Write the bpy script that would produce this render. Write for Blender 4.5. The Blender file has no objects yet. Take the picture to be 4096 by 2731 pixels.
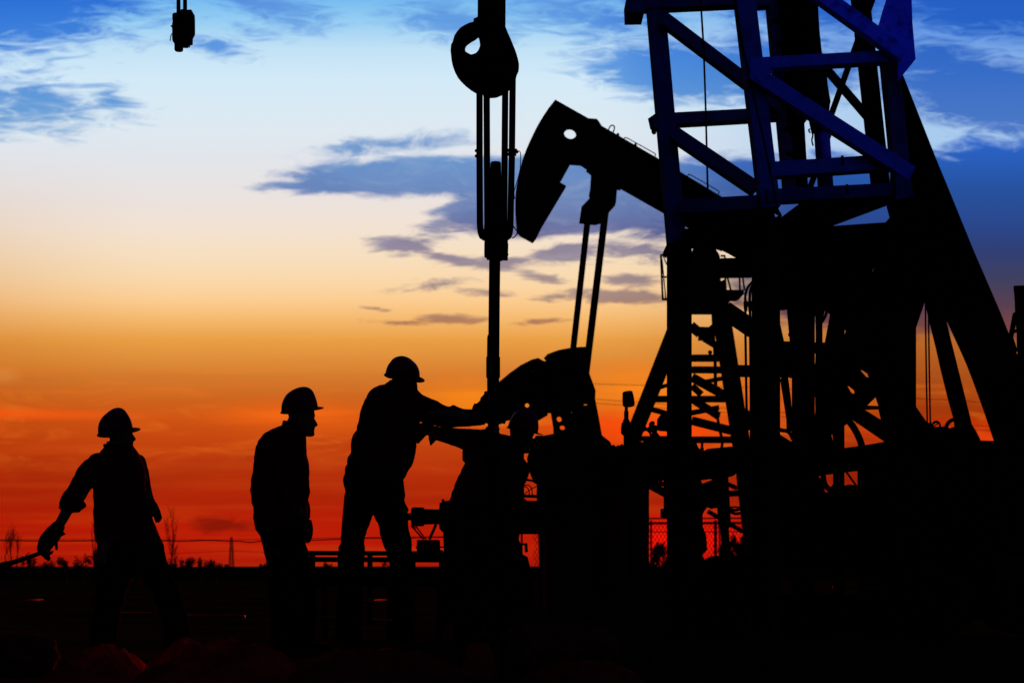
import bpy, bmesh, math, random
from mathutils import Vector, Matrix, noise
from mathutils.geometry import tessellate_polygon
S = bpy.context.scene
COL = S.collection
R = math.radians

# ------------------------------------------------------------------ camera
F = 50 / 36 * 4096          # focal length in photo pixels
H = 0.65                    # camera height
HOR = 2265                  # horizon row
cd = bpy.data.cameras.new('camera'); cam = bpy.data.objects.new('camera', cd); COL.objects.link(cam)
cam.location = (0, 0, H); cam.rotation_euler = (R(90), 0, 0)
cd.lens = 50; cd.sensor_width = 36; cd.shift_y = (HOR - 1365.5) / 4096
cd.clip_start = .1; cd.clip_end = 3000
cd.dof.use_dof = True; cd.dof.focus_distance = 10.3; cd.dof.aperture_fstop = 3.2
S.camera = cam
S.view_settings.view_transform = 'Standard'; S.view_settings.look = 'None'
S.view_settings.exposure = 0; S.view_settings.gamma = 1
S.cycles.max_bounces = 4; S.cycles.diffuse_bounces = 2; S.cycles.transparent_max_bounces = 8

def lin(h):
    h = h.lstrip('#'); o = []
    for i in (0, 2, 4):
        c = int(h[i:i+2], 16) / 255
        o.append(c / 12.92 if c <= .04045 else ((c + .055) / 1.055) ** 2.4)
    return (*o, 1)

# ------------------------------------------------------------------ sky
W = bpy.data.worlds.new('World'); S.world = W; W.use_nodes = True
nt = W.node_tree; nt.nodes.clear(); L = nt.links
def N(t, **k):
    n = nt.nodes.new(t)
    for a, b in k.items(): setattr(n, a, b)
    return n
def put(sock, v):
    if hasattr(v, 'is_linked') or isinstance(v, bpy.types.NodeSocket): L.new(v, sock)
    elif v is not None: sock.default_value = v
def m(op, a, b=None, c=None, clamp=False):
    n = N('ShaderNodeMath', operation=op, use_clamp=clamp)
    for i, v in enumerate((a, b, c)):
        if v is not None: put(n.inputs[i], v)
    return n.outputs[0]
def sstep(x, a, b):
    n = N('ShaderNodeMapRange', interpolation_type='SMOOTHSTEP', clamp=True)
    put(n.inputs[0], x); n.inputs[1].default_value = a; n.inputs[2].default_value = b
    return n.outputs[0]
def mixc(f, a, b, mode='MIX'):
    n = N('ShaderNodeMix', data_type='RGBA', blend_type=mode)
    put(n.inputs[0], f); put(n.inputs[6], a); put(n.inputs[7], b)
    return n.outputs[2]
def ramp(x, stops, v0, v1):
    mr = N('ShaderNodeMapRange', clamp=True); put(mr.inputs[0], x)
    mr.inputs[1].default_value = v0; mr.inputs[2].default_value = v1
    r = N('ShaderNodeValToRGB'); e = r.color_ramp.elements
    while len(e) > 1: e.remove(e[-1])
    for i, (p, c) in enumerate(stops):
        q = (p - v0) / (v1 - v0)
        el = e[0] if i == 0 else e.new(q)
        el.position = q; el.color = lin(c) if isinstance(c, str) else (*c, 1)
    L.new(mr.outputs[0], r.inputs[0]); return r.outputs[0]
tc = N('ShaderNodeTexCoord'); sep = N('ShaderNodeSeparateXYZ'); L.new(tc.outputs['Generated'], sep.inputs[0])
dx, dy, dz = sep.outputs
yc = m('MAXIMUM', dy, .22)
U = m('MULTIPLY_ADD', m('DIVIDE', dx, yc), 5.689, 2.048)     # azimuth, in thousands of photo pixels
V = m('MULTIPLY_ADD', m('DIVIDE', dz, yc), -5.689, 2.265)    # height above the horizon, same unit
uv = N('ShaderNodeCombineXYZ'); L.new(U, uv.inputs[0]); L.new(V, uv.inputs[1]); UV = uv.outputs[0]
def noi(scale, sx, sy, detail=6, rough=.55, rot=0, dist=0, off=0):
    mp = N('ShaderNodeMapping'); L.new(UV, mp.inputs[0]); mp.inputs['Scale'].default_value = (sx, sy, 1)
    mp.inputs['Rotation'].default_value = (0, 0, R(rot)); mp.inputs['Location'].default_value = (off, off * .7, 0)
    n = N('ShaderNodeTexNoise'); L.new(mp.outputs[0], n.inputs['Vector']); n.inputs['Scale'].default_value = scale
    n.inputs['Detail'].default_value = detail; n.inputs['Roughness'].default_value = rough; n.inputs['Distortion'].default_value = dist
    return n.outputs[0]
nA = noi(2.6, 1, 2.6, 8, .6, 0, .5)          # billows
nB = noi(5.5, 1, 4.2, 7, .62, -14, 1.1, 3)     # wisps
nC = noi(2.0, .5, 9, 5, .5, 0, .1, 7)        # long streaks
base = ramp(V, [(-2, '#0a2350'), (-1.0, '#1450b0'), (-.35, '#2a7bdc'), (-.05, '#5fb0ee'), (.08, '#94cdf3'), (.2, '#c3e2f6'), (.32, '#d3eaf8'),
    (.5, '#dde9f2'), (.65, '#e3e5ea'), (.8, '#ebe2de'), (.92, '#f3e2d1'), (1.02, '#f7dfc0'), (1.12, '#fad8ab'), (1.2, '#fccd91'),
    (1.28, '#f5b86c'), (1.36, '#ea9f45'), (1.45, '#dd8a37'), (1.53, '#d2752a'), (1.6, '#cd631d'), (1.68, '#cc5213'),
    (1.78, '#c2420f'), (1.9, '#b42e0a'), (2.0, '#ae2307'), (2.1, '#b91b05'), (2.2, '#b61906'), (2.27, '#a51606'), (2.34, '#2a0602'), (2.6, '#020101')], -2, 2.6)
# smooth brightness change along the azimuth: dimmer left edge, dimmer right side
lf = sstep(U, -.5, .75)
base = mixc(m('MULTIPLY', m('SUBTRACT', 1, lf), m('MULTIPLY', .55, sstep(V, .45, 1.3))), base, mixc(1.0, base, lin('#d9b89a'), 'MULTIPLY'))
rf = sstep(U, 2.3, 3.7)
base = mixc(m('MULTIPLY', rf, sstep(V, .8, 1.4)), base, mixc(1.0, base, lin('#c9a7a0'), 'MULTIPLY'))
base = mixc(m('MULTIPLY', rf, m('SUBTRACT', 1, sstep(V, .6, 1.0))), base, lin('#a9cbee'))
tr = m('MULTIPLY', sstep(U, 2.3, 3.9), m('SUBTRACT', 1, sstep(V, .05, .45)))
base = mixc(m('MULTIPLY', tr, .8), base, lin('#2f7fe0'))
# faint streaks in the warm band
st = m('MULTIPLY', sstep(nC, .42, .68), m('MULTIPLY', sstep(V, 1.3, 1.6), .12))
base = mixc(st, base, lin('#e8601a'))
st2 = m('MULTIPLY', sstep(noi(1.6, .35, 7, 5, .5, 0, .1, 13), .5, .75), m('MULTIPLY', sstep(V, 1.25, 1.5), .09))
base = mixc(st2, base, lin('#8a2a12'))
st3 = m('MULTIPLY', m('MULTIPLY', sstep(noi(3.4, .7, 3.4, 8, .62, -4, .9, 44), .48, .72), .38), m('MULTIPLY', sstep(V, 1.4, 1.58), m('SUBTRACT', 1, sstep(V, 1.72, 1.95))))
base = mixc(st3, base, lin('#f47a20'))
st4 = m('MULTIPLY', m('MULTIPLY', sstep(noi(2.7, .5, 3.0, 7, .6, 3, .6, 52), .5, .75), .22), sstep(V, 1.7, 1.9))
base = mixc(st4, base, lin('#7a1604'))
def ell(cu, cv, ru, rv, rot=0, s=1.0):
    mp = N('ShaderNodeMapping', vector_type='TEXTURE'); L.new(UV, mp.inputs[0])
    mp.inputs['Location'].default_value = (cu, cv, 0); mp.inputs['Rotation'].default_value = (0, 0, R(rot)); mp.inputs['Scale'].default_value = (ru, rv, 1)
    vl = N('ShaderNodeVectorMath', operation='LENGTH'); L.new(mp.outputs[0], vl.inputs[0])
    return m('MULTIPLY_ADD', vl.outputs['Value'], -s, s)
def field(lst):
    f = None
    for e in lst:
        v = ell(*e); f = v if f is None else m('MAXIMUM', f, v)
    return f
def glow(e, col, k, streak=.5):
    f = sstep(ell(*e), 0, .95)
    mod = m('ADD', 1 - streak, m('MULTIPLY', sstep(nC, .35, .65), streak))
    return m('MULTIPLY', m('MULTIPLY', f, mod), k), lin(col)
for e, c, k, s_ in [((.05, 1.655, .75, .035, 1), '#ff5c10', .75, .25), ((1.2, 1.66, .5, .10), '#fa6a14', .8, .5), ((1.95, 1.60, .55, .12), '#ff8c18', .85, .35),
                ((2.62, 1.56, .55, .17), '#ff8a1c', .9, .3), ((2.6, 1.72, .62, .13), '#ff4a08', .95, .25), ((2.72, 2.16, .55, .14), '#ff1506', .95, .1),
                ((3.9, 1.74, .7, .10), '#e83808', .8, .3), ((3.2, 1.62, .5, .2), '#f0641a', .6, .4), ((0, 1.5, .12, .05), '#e8a050', .25, 0)]:
    f, c = glow(e, c, k, s_); base = mixc(f, base, c)
# wispy high blue patches
F1 = field([(.02, .03, .62, .25, 4, .9), (.42, .02, .42, .09, 8, .5), (.13, .42, .40, .15, 8, .62), (.44, .40, .2, .08, 22, .42), (0, .49, .26, .09, 0, .5),
            (.86, .185, .21, .055, 12, .6), (1.1, .03, .35, .09, 14, .62), (1.0, .13, .17, .045, 14, .3), (1.82, .09, .36, .12, 8, .55),
            (2.32, .06, .55, .13, 6, .55), (2.72, .29, .52, .16, 6, .95), (3.1, .28, .5, .2, 0, .9), (3.3, .02, .6, .16, 0, .7), (4.0, -.02, .75, .22, 5, 1.0),
            (3.98, .38, .62, .2, 10, 1.1), (3.72, .25, .3, .14, 0, .7)])
a1 = sstep(m('ADD', F1, m('MULTIPLY', m('SUBTRACT', nB, .52), 1.2)), -.04, .52)
c1 = ramp(V, [(-.5, '#1450b8'), (0, '#1f68d4'), (.15, '#2a78da'), (.3, '#3b86d9'), (.45, '#5a97d4'), (.6, '#88b4dc')], -.5, .6)
c1 = mixc(m('MULTIPLY', sstep(U, 2.4, 3.8), .75), c1, lin('#1c55bc'))
c1 = mixc(m('MULTIPLY', sstep(U, 0.5, 0.05), .0), c1, c1)
c1 = mixc(m('MULTIPLY', m('MULTIPLY', sstep(U, .4, 1.2), m('SUBTRACT', 1, sstep(U, 2.2, 2.7))), .45), c1, lin('#7fb8ea'))
base = mixc(m('MULTIPLY', a1, .93), base, c1)
# dusk cumulus, solid bodies with torn edges
F2 = field([(1.72, .705, .58, .085, -1, .9), (1.5, .72, .38, .055, -6, .8), (2.2, .73, .6, .12, 3, 1), (1.22, .745, .2, .022, 0, .4), (1.58, .575, .28, .034, -4, .2), (2.45, .82, .5, .13, 4, 1), (2.1, .86, .35, .1, 0, .9),
            (3.0, .78, .6, .17, 0, 1.1), (3.6, .82, .7, .24, 0, 1.2), (4.15, .80, .6, .26, 0, 1.3), (4.0, 1.08, 1.1, .30, 0, 1.1), (3.5, 1.15, .6, .2, 0, .9)])
F3 = field([(1.9, .88, .28, .06, -10, .65), (1.62, .985, .18, .045, 4, .65), (1.78, 1.03, .2, .028, 12, .55), (2.02, 1.05, .2, .032, -2, .5), (2.24, 1.01, .19, .045, -8, .65),
            (1.76, 1.14, .17, .026, -6, .42), (1.95, 1.17, .14, .018, 5, .3), (1.79, 1.275, .16, .024, 2, .75), (1.6, 1.29, .16, .012, 2, .4),
            (2.18, 1.285, .13, .013, -3, .4), (2.18, 1.11, .13, .022, 12, .42), (2.53, 1.12, .16, .03, 0, .6), (2.45, 1.185, .26, .035, 3, .5),
            (2.2, 1.19, .1, .018, -3, .3), (2.55, 1.0, .3, .05, 5, .3), (.88, 2.095, .17, .04, 4, .45), (1.5, 1.235, .08, .01, 8, .35)])
nE = noi(4.2, 1, 3.0, 8, .65, 6, .8, 31)
b2 = sstep(m('ADD', F2, m('ADD', m('MULTIPLY', m('SUBTRACT', nA, .5), .8), m('MULTIPLY', m('SUBTRACT', nE, .5), .75))), -.10, .24)
b3 = sstep(m('ADD', F3, m('ADD', m('MULTIPLY', m('SUBTRACT', nB, .5), 1.1), m('MULTIPLY', m('SUBTRACT', nE, .5), .7))), -.08, .36)
a2 = m('MAXIMUM', b2, m('MULTIPLY', b3, .85))
c2 = ramp(V, [(.5, '#6f9fd6'), (.64, '#6c96cc'), (.75, '#6e8cc0'), (.85, '#6f82b2'), (.95, '#716f9a'), (1.05, '#84768f'), (1.15, '#a08789'),
              (1.26, '#a97a66'), (1.34, '#b0683f'), (1.5, '#a04a24'), (2.0, '#8e1a08'), (2.2, '#8a1206')], .5, 2.2)
nD = noi(2.2, 1, 2, 6, .55, 0, .3, 21)
c2 = mixc(m('MULTIPLY', sstep(nD, .35, .7), .45), c2, mixc(1.0, c2, lin('#c8d0e8'), 'MULTIPLY'))
c2 = mixc(m('MULTIPLY', sstep(nE, .48, .72), m('MULTIPLY', m('SUBTRACT', 1, sstep(V, .9, 1.3)), .34)), c2, mixc(.5, c2, lin('#c9cfe0')))
rd = ramp(V, [(.55, '#2a66cc'), (.75, '#27529f'), (.9, '#2b478c'), (1.0, '#303f76'), (1.12, '#40405f'), (1.22, '#583f50'), (1.32, '#7a4640'), (1.42, '#a05530')], .5, 1.5)
c2 = mixc(m('MULTIPLY', sstep(U, 2.25, 3.3), 1.0), c2, rd)
base = mixc(a2, base, c2)
# behind and to the sides the sky is dusk-dark, with a blue lobe added high right behind the camera to light the mast
side = m('MULTIPLY', m('MULTIPLY', sstep(dy, .2, .5), m('SUBTRACT', 1, sstep(m('ABSOLUTE', m('DIVIDE', dx, yc)), .42, .85))), m('SUBTRACT', 1, sstep(m('DIVIDE', dz, yc), .42, .7)))
lobe = N('ShaderNodeVectorMath', operation='DOT_PRODUCT'); L.new(tc.outputs['Generated'], lobe.inputs[0]); lobe.inputs[1].default_value = Vector((.62, -.45, .64)).normalized()
lb = sstep(lobe.outputs['Value'], .1, .95)
dusk = mixc(lb, (.0004, .0010, .030, 1), (.007, .018, .35, 1))
skyc = mixc(side, dusk, base)
bg = N('ShaderNodeBackground'); L.new(skyc, bg.inputs[0]); bg.inputs[1].default_value = 1.0
wo = N('ShaderNodeOutputWorld'); L.new(bg.outputs[0], wo.inputs[0])

# the sun just under the cloud at the horizon, straight ahead
sd = bpy.data.lights.new('sun', 'SUN'); sd.energy = 1.6; sd.angle = R(2); sd.color = (1, .22, .05)
sun = bpy.data.objects.new('sun', sd); COL.objects.link(sun)
sdir = Vector((.10, 1, math.tan(R(2.2)))).normalized()
sun.rotation_euler = sdir.to_track_quat('Z', 'Y').to_euler(); sun.location = (3, 30, 6)

# ------------------------------------------------------------------ materials
def mat(name, a, b=None, rough=.7, spec=.1, ns=6, bump=.15, metal=0, transl=0, bs=None, thr=.5, rot=None):
    M = bpy.data.materials.new(name); M.use_nodes = True
    t = M.node_tree; p = t.nodes['Principled BSDF']; b = b or tuple(c * .55 for c in a)
    tcn = t.nodes.new('ShaderNodeTexCoord'); n = t.nodes.new('ShaderNodeTexNoise'); n.inputs['Scale'].default_value = ns
    n.inputs['Detail'].default_value = 8; n.inputs['Roughness'].default_value = .65
    t.links.new(tcn.outputs['Object'], n.inputs['Vector'])
    r = t.nodes.new('ShaderNodeValToRGB'); r.color_ramp.elements[0].position = thr - .12; r.color_ramp.elements[1].position = thr + .12
    r.color_ramp.elements[0].color = (*b, 1); r.color_ramp.elements[1].color = (*a, 1)
    t.links.new(n.outputs[0], r.inputs[0]); t.links.new(r.outputs[0], p.inputs['Base Color'])
    p.inputs['Roughness'].default_value = rough; p.inputs['Specular IOR Level'].default_value = spec; p.inputs['Metallic'].default_value = metal
    n2 = t.nodes.new('ShaderNodeTexNoise'); n2.inputs['Scale'].default_value = bs or ns * 6; n2.inputs['Detail'].default_value = 5
    t.links.new(tcn.outputs['Object'], n2.inputs['Vector'])
    bp = t.nodes.new('ShaderNodeBump'); bp.inputs['Strength'].default_value = bump; bp.inputs['Distance'].default_value = .02
    t.links.new(n2.outputs[0], bp.inputs['Height']); t.links.new(bp.outputs[0], p.inputs['Normal'])
    if transl:
        tr_ = t.nodes.new('ShaderNodeBsdfTranslucent'); t.links.new(r.outputs[0], tr_.inputs[0])
        mx = t.nodes.new('ShaderNodeMixShader'); mx.inputs[0].default_value = transl
        t.links.new(p.outputs[0], mx.inputs[1]); t.links.new(tr_.outputs[0], mx.inputs[2])
        t.links.new(mx.outputs[0], t.nodes['Material Output'].inputs[0])
    return M
m_soil = mat('soil', (.055, .022, .0015), (.030, .013, .001), 1, 0, .8, .8, bs=9)
m_rust = mat('rusty_iron', (.06, .02, .004), (.035, .012, .003), .85, 0, 5)
m_black = mat('greasy_black_steel', (.026, .012, .003), (.016, .008, .002), .8, 0, 4)
m_pump = mat('pump_paint', (.12, .04, .004), (.05, .015, .003), .8, 0, 2)
m_blue = mat('blue_paint', (.26, .29, .40), (.06, .06, .14), .75, 0, 6, .12, thr=.40)
m_shaded_blue = mat('shaded_weathered_blue_paint', (.12, .14, .10), (.04, .04, .04), .8, 0, 4, .2, thr=.42)  # darker copy of the mast blue; dimness low and left put into the colour
m_lit_flaking = mat('lit_flaking_blue_paint', (.28, .36, .82), (.03, .015, .03), .8, 0, 11, .3, thr=.38)  # flaking, and a brighter copy: the lit right side is put into the colour
m_half_shaded = mat('half_shaded_blue_paint', (.18, .21, .22), (.05, .05, .08), .8, 0, 4, .2, thr=.42)  # in-between copy of the mast blue, partial shade put into the colour
m_chrome = mat('hydraulic_rod_metal', (.10, .13, .30), (.07, .08, .2), .35, .5, 3, .02, metal=.6)
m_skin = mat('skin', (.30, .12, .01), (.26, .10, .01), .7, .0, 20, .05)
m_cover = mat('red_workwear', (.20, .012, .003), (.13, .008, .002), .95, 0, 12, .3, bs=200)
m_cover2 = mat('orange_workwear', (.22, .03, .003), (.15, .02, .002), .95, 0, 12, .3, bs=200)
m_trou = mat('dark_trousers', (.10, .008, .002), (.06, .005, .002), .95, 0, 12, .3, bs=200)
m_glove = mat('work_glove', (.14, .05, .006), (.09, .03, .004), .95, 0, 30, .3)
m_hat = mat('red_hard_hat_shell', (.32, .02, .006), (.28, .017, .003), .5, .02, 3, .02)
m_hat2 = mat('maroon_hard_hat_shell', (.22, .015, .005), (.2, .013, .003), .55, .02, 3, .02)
m_boot = mat('boot_leather', (.03, .015, .004), None, .8, 0, 9)
m_rub = mat('rubber', (.02, .012, .004), None, .8, 0, 12)
m_wrap = mat('burlap_wrap', (.14, .055, .006), (.05, .018, .003), .95, 0, 14, .6)
m_tarp = mat('crumpled_plastic_red_glow', (.90, .10, .008), (.55, .05, .005), .8, .0, 8, .3, transl=.65)  # red sunset glow put into the colour of whitish plastic
m_sack = mat('woven_sack', (.30, .04, .003), (.18, .025, .002), .9, 0, 12, .4)
m_leaf = mat('leaves', (.05, .05, .006), (.02, .025, .003), .9, .05, 4, .1)
m_bark = mat('bark', (.06, .035, .006), None, 1, .02, 12, .5)
m_wire = mat('galvanised_wire', (.05, .03, .01), None, .8, .05, 8)
m_cabin = mat('brown_cabin_paint', (.20, .055, .006), (.13, .035, .005), .9, 0, 2)
m_glass = mat('gauge_glass', (.02, .02, .01), None, .2, .4, 3, 0)
m_dummy = None
m_pipe = mat('red_glint_worn_steel', (.55, .04, .004), (.35, .03, .003), .38, .0, 5, .05, metal=1)
m_pipe.node_tree.nodes['Principled BSDF'].inputs['Specular Tint'].default_value = (.9, .06, .01, 1)  # red of the glints put into the steel's base colour and specular tint
m_water = mat('puddle_water', (.01, .006, .002), None, .04, .5, .5, .01)
m_brown = mat('primer_red_paint', (.11, .014, .004), (.06, .008, .003), .9, 0, 3)

# ------------------------------------------------------------------ helpers
def P(x, y, D): return Vector(((x - 2048) * D / F, D, H + (HOR - y) * D / F))
def Zc(ox, oy, s): return lambda x, y: (ox + x / s, oy + y / s)     # crop pixels -> photo pixels
def px(n, D): return n * D / F

def newbm(): return bmesh.new()
def box(bm, p0, p1, w, h, up=None, taper=1):
    p0, p1 = Vector(p0), Vector(p1); d = (p1 - p0).normalized()
    up = Vector(up) if up else (Vector((0, 1, 0)) if abs(d.y) < .8 else Vector((0, 0, 1)))
    s = d.cross(up).normalized(); u = s.cross(d).normalized()
    v = []
    for p, k in ((p0, 1), (p1, taper)):
        for a, b in ((-1, -1), (1, -1), (1, 1), (-1, 1)):
            v.append(bm.verts.new(p + s * a * w / 2 * k + u * b * h / 2 * k))
    for f in ((0, 1, 2, 3), (7, 6, 5, 4), (0, 4, 5, 1), (1, 5, 6, 2), (2, 6, 7, 3), (3, 7, 4, 0)): bm.faces.new([v[i] for i in f])
def bar(bm, x0, y0, x1, y1, D, wp, dep=None, D1=None, taper=1):
    """a bar between two photo pixels; wp = its width in photo pixels, dep = size along the view in metres"""
    D1 = D if D1 is None else D1; w = px(wp, (D + D1) / 2)
    box(bm, P(x0, y0, D), P(x1, y1, D1), w, dep or w, (0, 1, 0), taper)
def isec(bm, x0, y0, x1, y1, D, wp, dep, D1=None):
    """rolled channel section: web plus two flanges standing proud"""
    D1 = D if D1 is None else D1; w = px(wp, D); t = w * .14
    a, b = P(x0, y0, D), P(x1, y1, D1); d = (b - a).normalized(); n = d.cross(Vector((0, 1, 0))).normalized()
    box(bm, a, b, w - 2 * t, dep * .5, (0, 1, 0))
    for k in (-1, 1):
        o = n * k * (w / 2 - t / 2)
        box(bm, a + o, b + o, t, dep, (0, 1, 0))
def tube(bm, pts, rs, seg=10, closed=False):
    pts = [Vector(p) for p in pts]; n = len(pts)
    if not isinstance(rs, (list, tuple)): rs = [rs] * n
    rings = []; prev = None
    for i, p in enumerate(pts):
        if closed: d = pts[(i + 1) % n] - pts[i - 1]
        else: d = pts[min(i + 1, n - 1)] - pts[max(i - 1, 0)]
        d.normalize()
        if prev is None:
            s = d.cross(Vector((0, 1, 0)) if abs(d.y) < .9 else Vector((0, 0, 1))).normalized()
        else: s = (prev - d * prev.dot(d)).normalized()
        prev = s; u = d.cross(s)
        rings.append([bm.verts.new(p + (s * math.cos(2 * math.pi * k / seg) + u * math.sin(2 * math.pi * k / seg)) * rs[i]) for k in range(seg)])
    for i in range(n if closed else n - 1):
        a, b = rings[i], rings[(i + 1) % n]
        for k in range(seg): bm.faces.new((a[k], a[(k + 1) % seg], b[(k + 1) % seg], b[k]))
    if not closed:
        bm.faces.new(rings[0][::-1]); bm.faces.new(rings[-1])
def curve(pts, n=6):
    """Catmull-Rom through points"""
    pts = [Vector(p) for p in pts]; o = []
    q = [pts[0] * 2 - pts[1]] + pts + [pts[-1] * 2 - pts[-2]]
    for i in range(1, len(q) - 2):
        for j in range(n):
            t = j / n; a, b, c, d = q[i-1], q[i], q[i+1], q[i+2]
            o.append(.5 * ((2 * b) + (c - a) * t + (2 * a - 5 * b + 4 * c - d) * t * t + (3 * b - a - 3 * c + d) * t ** 3))
    o.append(pts[-1]); return o
def ptube(bm, pl, D, rp, seg=8, n=5, smooth=True, D1=None):
    k = len(pl) - 1
    pts = [P(x, y, D + ((D1 - D) * i / k if D1 else 0)) for i, (x, y) in enumerate(pl)]
    if smooth and len(pts) > 2: pts = curve(pts, n)
    tube(bm, pts, px(rp, D), seg)
def plate(bm, pl, D, thick, holes=()):
    """outline in photo pixels at distance D, cut from plate `thick` metres deep"""
    loops = [[P(x, y, D) for x, y in pl]] + [[P(x, y, D) for x, y in h] for h in holes]
    flat = [p for l in loops for p in l]
    f = [bm.verts.new(p) for p in flat]; b = [bm.verts.new(p + Vector((0, thick, 0))) for p in flat]
    for t in tessellate_polygon([[Vector((p.x, p.z, 0)) for p in l] for l in loops]):
        try:
            bm.faces.new([f[i] for i in t]); bm.faces.new([b[i] for i in t][::-1])
        except ValueError: pass
    o = 0
    for l in loops:
        n = len(l)
        for i in range(n):
            j = (i + 1) % n
            bm.faces.new((f[o + i], f[o + j], b[o + j], b[o + i]))
        o += n
def ellp(cx, cy, rx, ry, n=16, rot=0):
    c, s = math.cos(R(rot)), math.sin(R(rot)); o = []
    for i in range(n):
        a = 2 * math.pi * i / n; x, y = rx * math.cos(a), ry * math.sin(a)
        o.append((cx + x * c - y * s, cy + x * s + y * c))
    return o
def ball(bm, c, r, sy=1, sz=1, seg=12):
    bmesh.ops.create_uvsphere(bm, u_segments=seg, v_segments=max(6, seg // 2), radius=r, matrix=Matrix.Translation(c) @ Matrix.Diagonal((1, sy, sz, 1)))
def cyl(bm, x, y0, y1, D, rp, seg=20):
    tube(bm, [P(x, y0, D), P(x, y1, D)], px(rp, D), seg)
def lathe(bm, x, prof, D, seg=24):
    """vertical turned part: prof = [(photo row, radius px)]"""
    tube_pts = [P(x, y, D) for y, r in prof]; rings = []
    for (y, r), c in zip(prof, tube_pts):
        rr = px(r, D); rings.append([bm.verts.new(c + Vector((math.cos(2*math.pi*k/seg) * rr, math.sin(2*math.pi*k/seg) * rr, 0))) for k in range(seg)])
    for a, b in zip(rings, rings[1:]):
        for k in range(seg): bm.faces.new((a[k], a[(k+1) % seg], b[(k+1) % seg], b[k]))
    bm.faces.new(rings[0]); bm.faces.new(rings[-1][::-1])
def cyly(bm, x, y, D, rp, dep, seg=28):
    """drum whose axis points along the view"""
    tube(bm, [P(x, y, D), P(x, y, D) + Vector((0, dep, 0))], px(rp, D), seg)

def mesh_from(bm, name, smooth=False):
    bmesh.ops.recalc_face_normals(bm, faces=bm.faces)
    me = bpy.data.meshes.new(name); bm.to_mesh(me); bm.free()
    if smooth: me.shade_smooth()
    return me
def obj(name, bm, ma, parent=None, smooth=False, bevel=0, label=None, kind=None, auto=False):
    me = bm if isinstance(bm, bpy.types.Mesh) else mesh_from(bm, name, smooth)
    if auto:
        me.shade_smooth(); me.set_sharp_from_angle(angle=R(40)) if hasattr(me, 'set_sharp_from_angle') else None
    me.materials.append(ma)
    o = bpy.data.objects.new(name, me); COL.objects.link(o)
    if parent is not None:
        w = Vector((0, 0, 0)); q = parent
        while q is not None: w += q.location; q = q.parent
        me.transform(Matrix.Translation(-w)); o.parent = parent
    if bevel:
        b = o.modifiers.new('bevel', 'BEVEL'); b.width = bevel; b.segments = 2; b.limit_method = 'ANGLE'; b.angle_limit = R(50)
    if label: o['label'] = label
    if kind: o['kind'] = kind
    return o
def thing(name, label, cat, loc, group=None):
    o = bpy.data.objects.new(name, None); COL.objects.link(o); o.location = loc; o.empty_display_size = .2
    o['label'] = label; o['category'] = cat
    if group: o['group'] = group
    return o
def tag(o, label, cat, group=None):
    o['label'] = label; o['category'] = cat
    if group: o['group'] = group
    return o
def G(x, D): v = P(x, HOR, D); v.z = 0; return v

# ------------------------------------------------------------------ ground
bm = newbm(); rnd = random.Random(3)
xs = [-900, -300, -120, -60] + [-30 + i * .5 for i in range(121)] + [60, 120, 300, 900]
ys = [-60, -10, 0, 3] + [4 + i * .4 for i in range(90)] + [45, 60, 90, 140, 250, 500, 1600]
gv = {}
for i, x in enumerate(xs):
    for j, y in enumerate(ys):
        z = 0
        if abs(x) < 30 and 4 < y < 40: z = (noise.noise(Vector((x * .6, y * .6, 0))) * .05 + noise.noise(Vector((x * 2.1, y * 2.1, 3))) * .03 - .06)
        gv[i, j] = bm.verts.new((x, y, z))
for i in range(len(xs) - 1):
    for j in range(len(ys) - 1): bm.faces.new((gv[i, j], gv[i+1, j], gv[i+1, j+1], gv[i, j+1]))
obj('ground', bm, m_soil, kind='structure', smooth=True)
# low earth bank on the skyline at left and centre
bm = newbm(); prev = None
for i in range(61):
    x = -60 + i * 2; k = noise.noise(Vector((x * .07, 1, 0))) * .12
    row = [bm.verts.new((x, 78, -.1)), bm.verts.new((x, 81, .62 + k * .4)), bm.verts.new((x, 84, .66 + k * .4)), bm.verts.new((x, 88, -.1))]
    if prev:
        for a in range(3): bm.faces.new((prev[a], row[a], row[a+1], prev[a+1]))
    prev = row
obj('earth_bank', bm, m_soil, kind='structure', smooth=True)

# ------------------------------------------------------------------ pumping unit far behind the pipe
zp = Zc(2000, 300, 1.568); ZP = lambda l: [zp(*p) for p in l]
z5 = Zc(2000, 1300, 1.5675); Z5 = lambda l: [z5(*p) for p in l]
DP = 24
t = thing('pumping_unit', 'huge dark walking beam pump with curved horsehead, tilted behind the hanging pipe', 'oil pump', G(2450, DP))
bm = newbm()
arc = curve([Vector((*p, 0)) for p in [(347,155),(300,215),(240,310),(195,400),(160,480),(130,570),(110,660),(98,740),(95,830),(100,920),(107,985)]], 3)
plate(bm, ZP([(v.x, v.y) for v in arc] + [(130,1008),(205,1048),(225,1025),(262,950),(415,695),(380,675),(370,682),(440,556),(505,560),(560,590),(700,420),(620,300),(607,275),(555,272)]), DP, .10, [ZP(ellp(440, 367, 39, 34, 20, 20))])
hh = obj('horsehead', bm, m_pump, t)
bm = newbm()
for k in (-.1, .10): plate(bm, ZP([(v.x, v.y) for v in arc] + [(112,985), (104,920),(101,830),(104,740),(116,660),(136,570),(166,480),(201,400),(245,312),(305,218),(351,159)]), DP + k, .10)
obj('rim', bm, m_pump, hh)
bm = newbm()
plate(bm, ZP([(555,272),(607,275),(620,290),(640,322),(1000,530),(1430,790),(1600,892),(1560,1010),(1205,968),(1035,865),(760,710),(710,705),(590,620),(505,560),(440,480)]), DP + .05, .08)
for k in (-.12,): plate(bm, ZP([(636,318),(1000,528),(1430,787),(1600,889),(1600,901),(1430,799),(1000,540),(636,330)]), DP + k, .42)
wb = obj('walking_beam', bm, m_pump, t)
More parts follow.
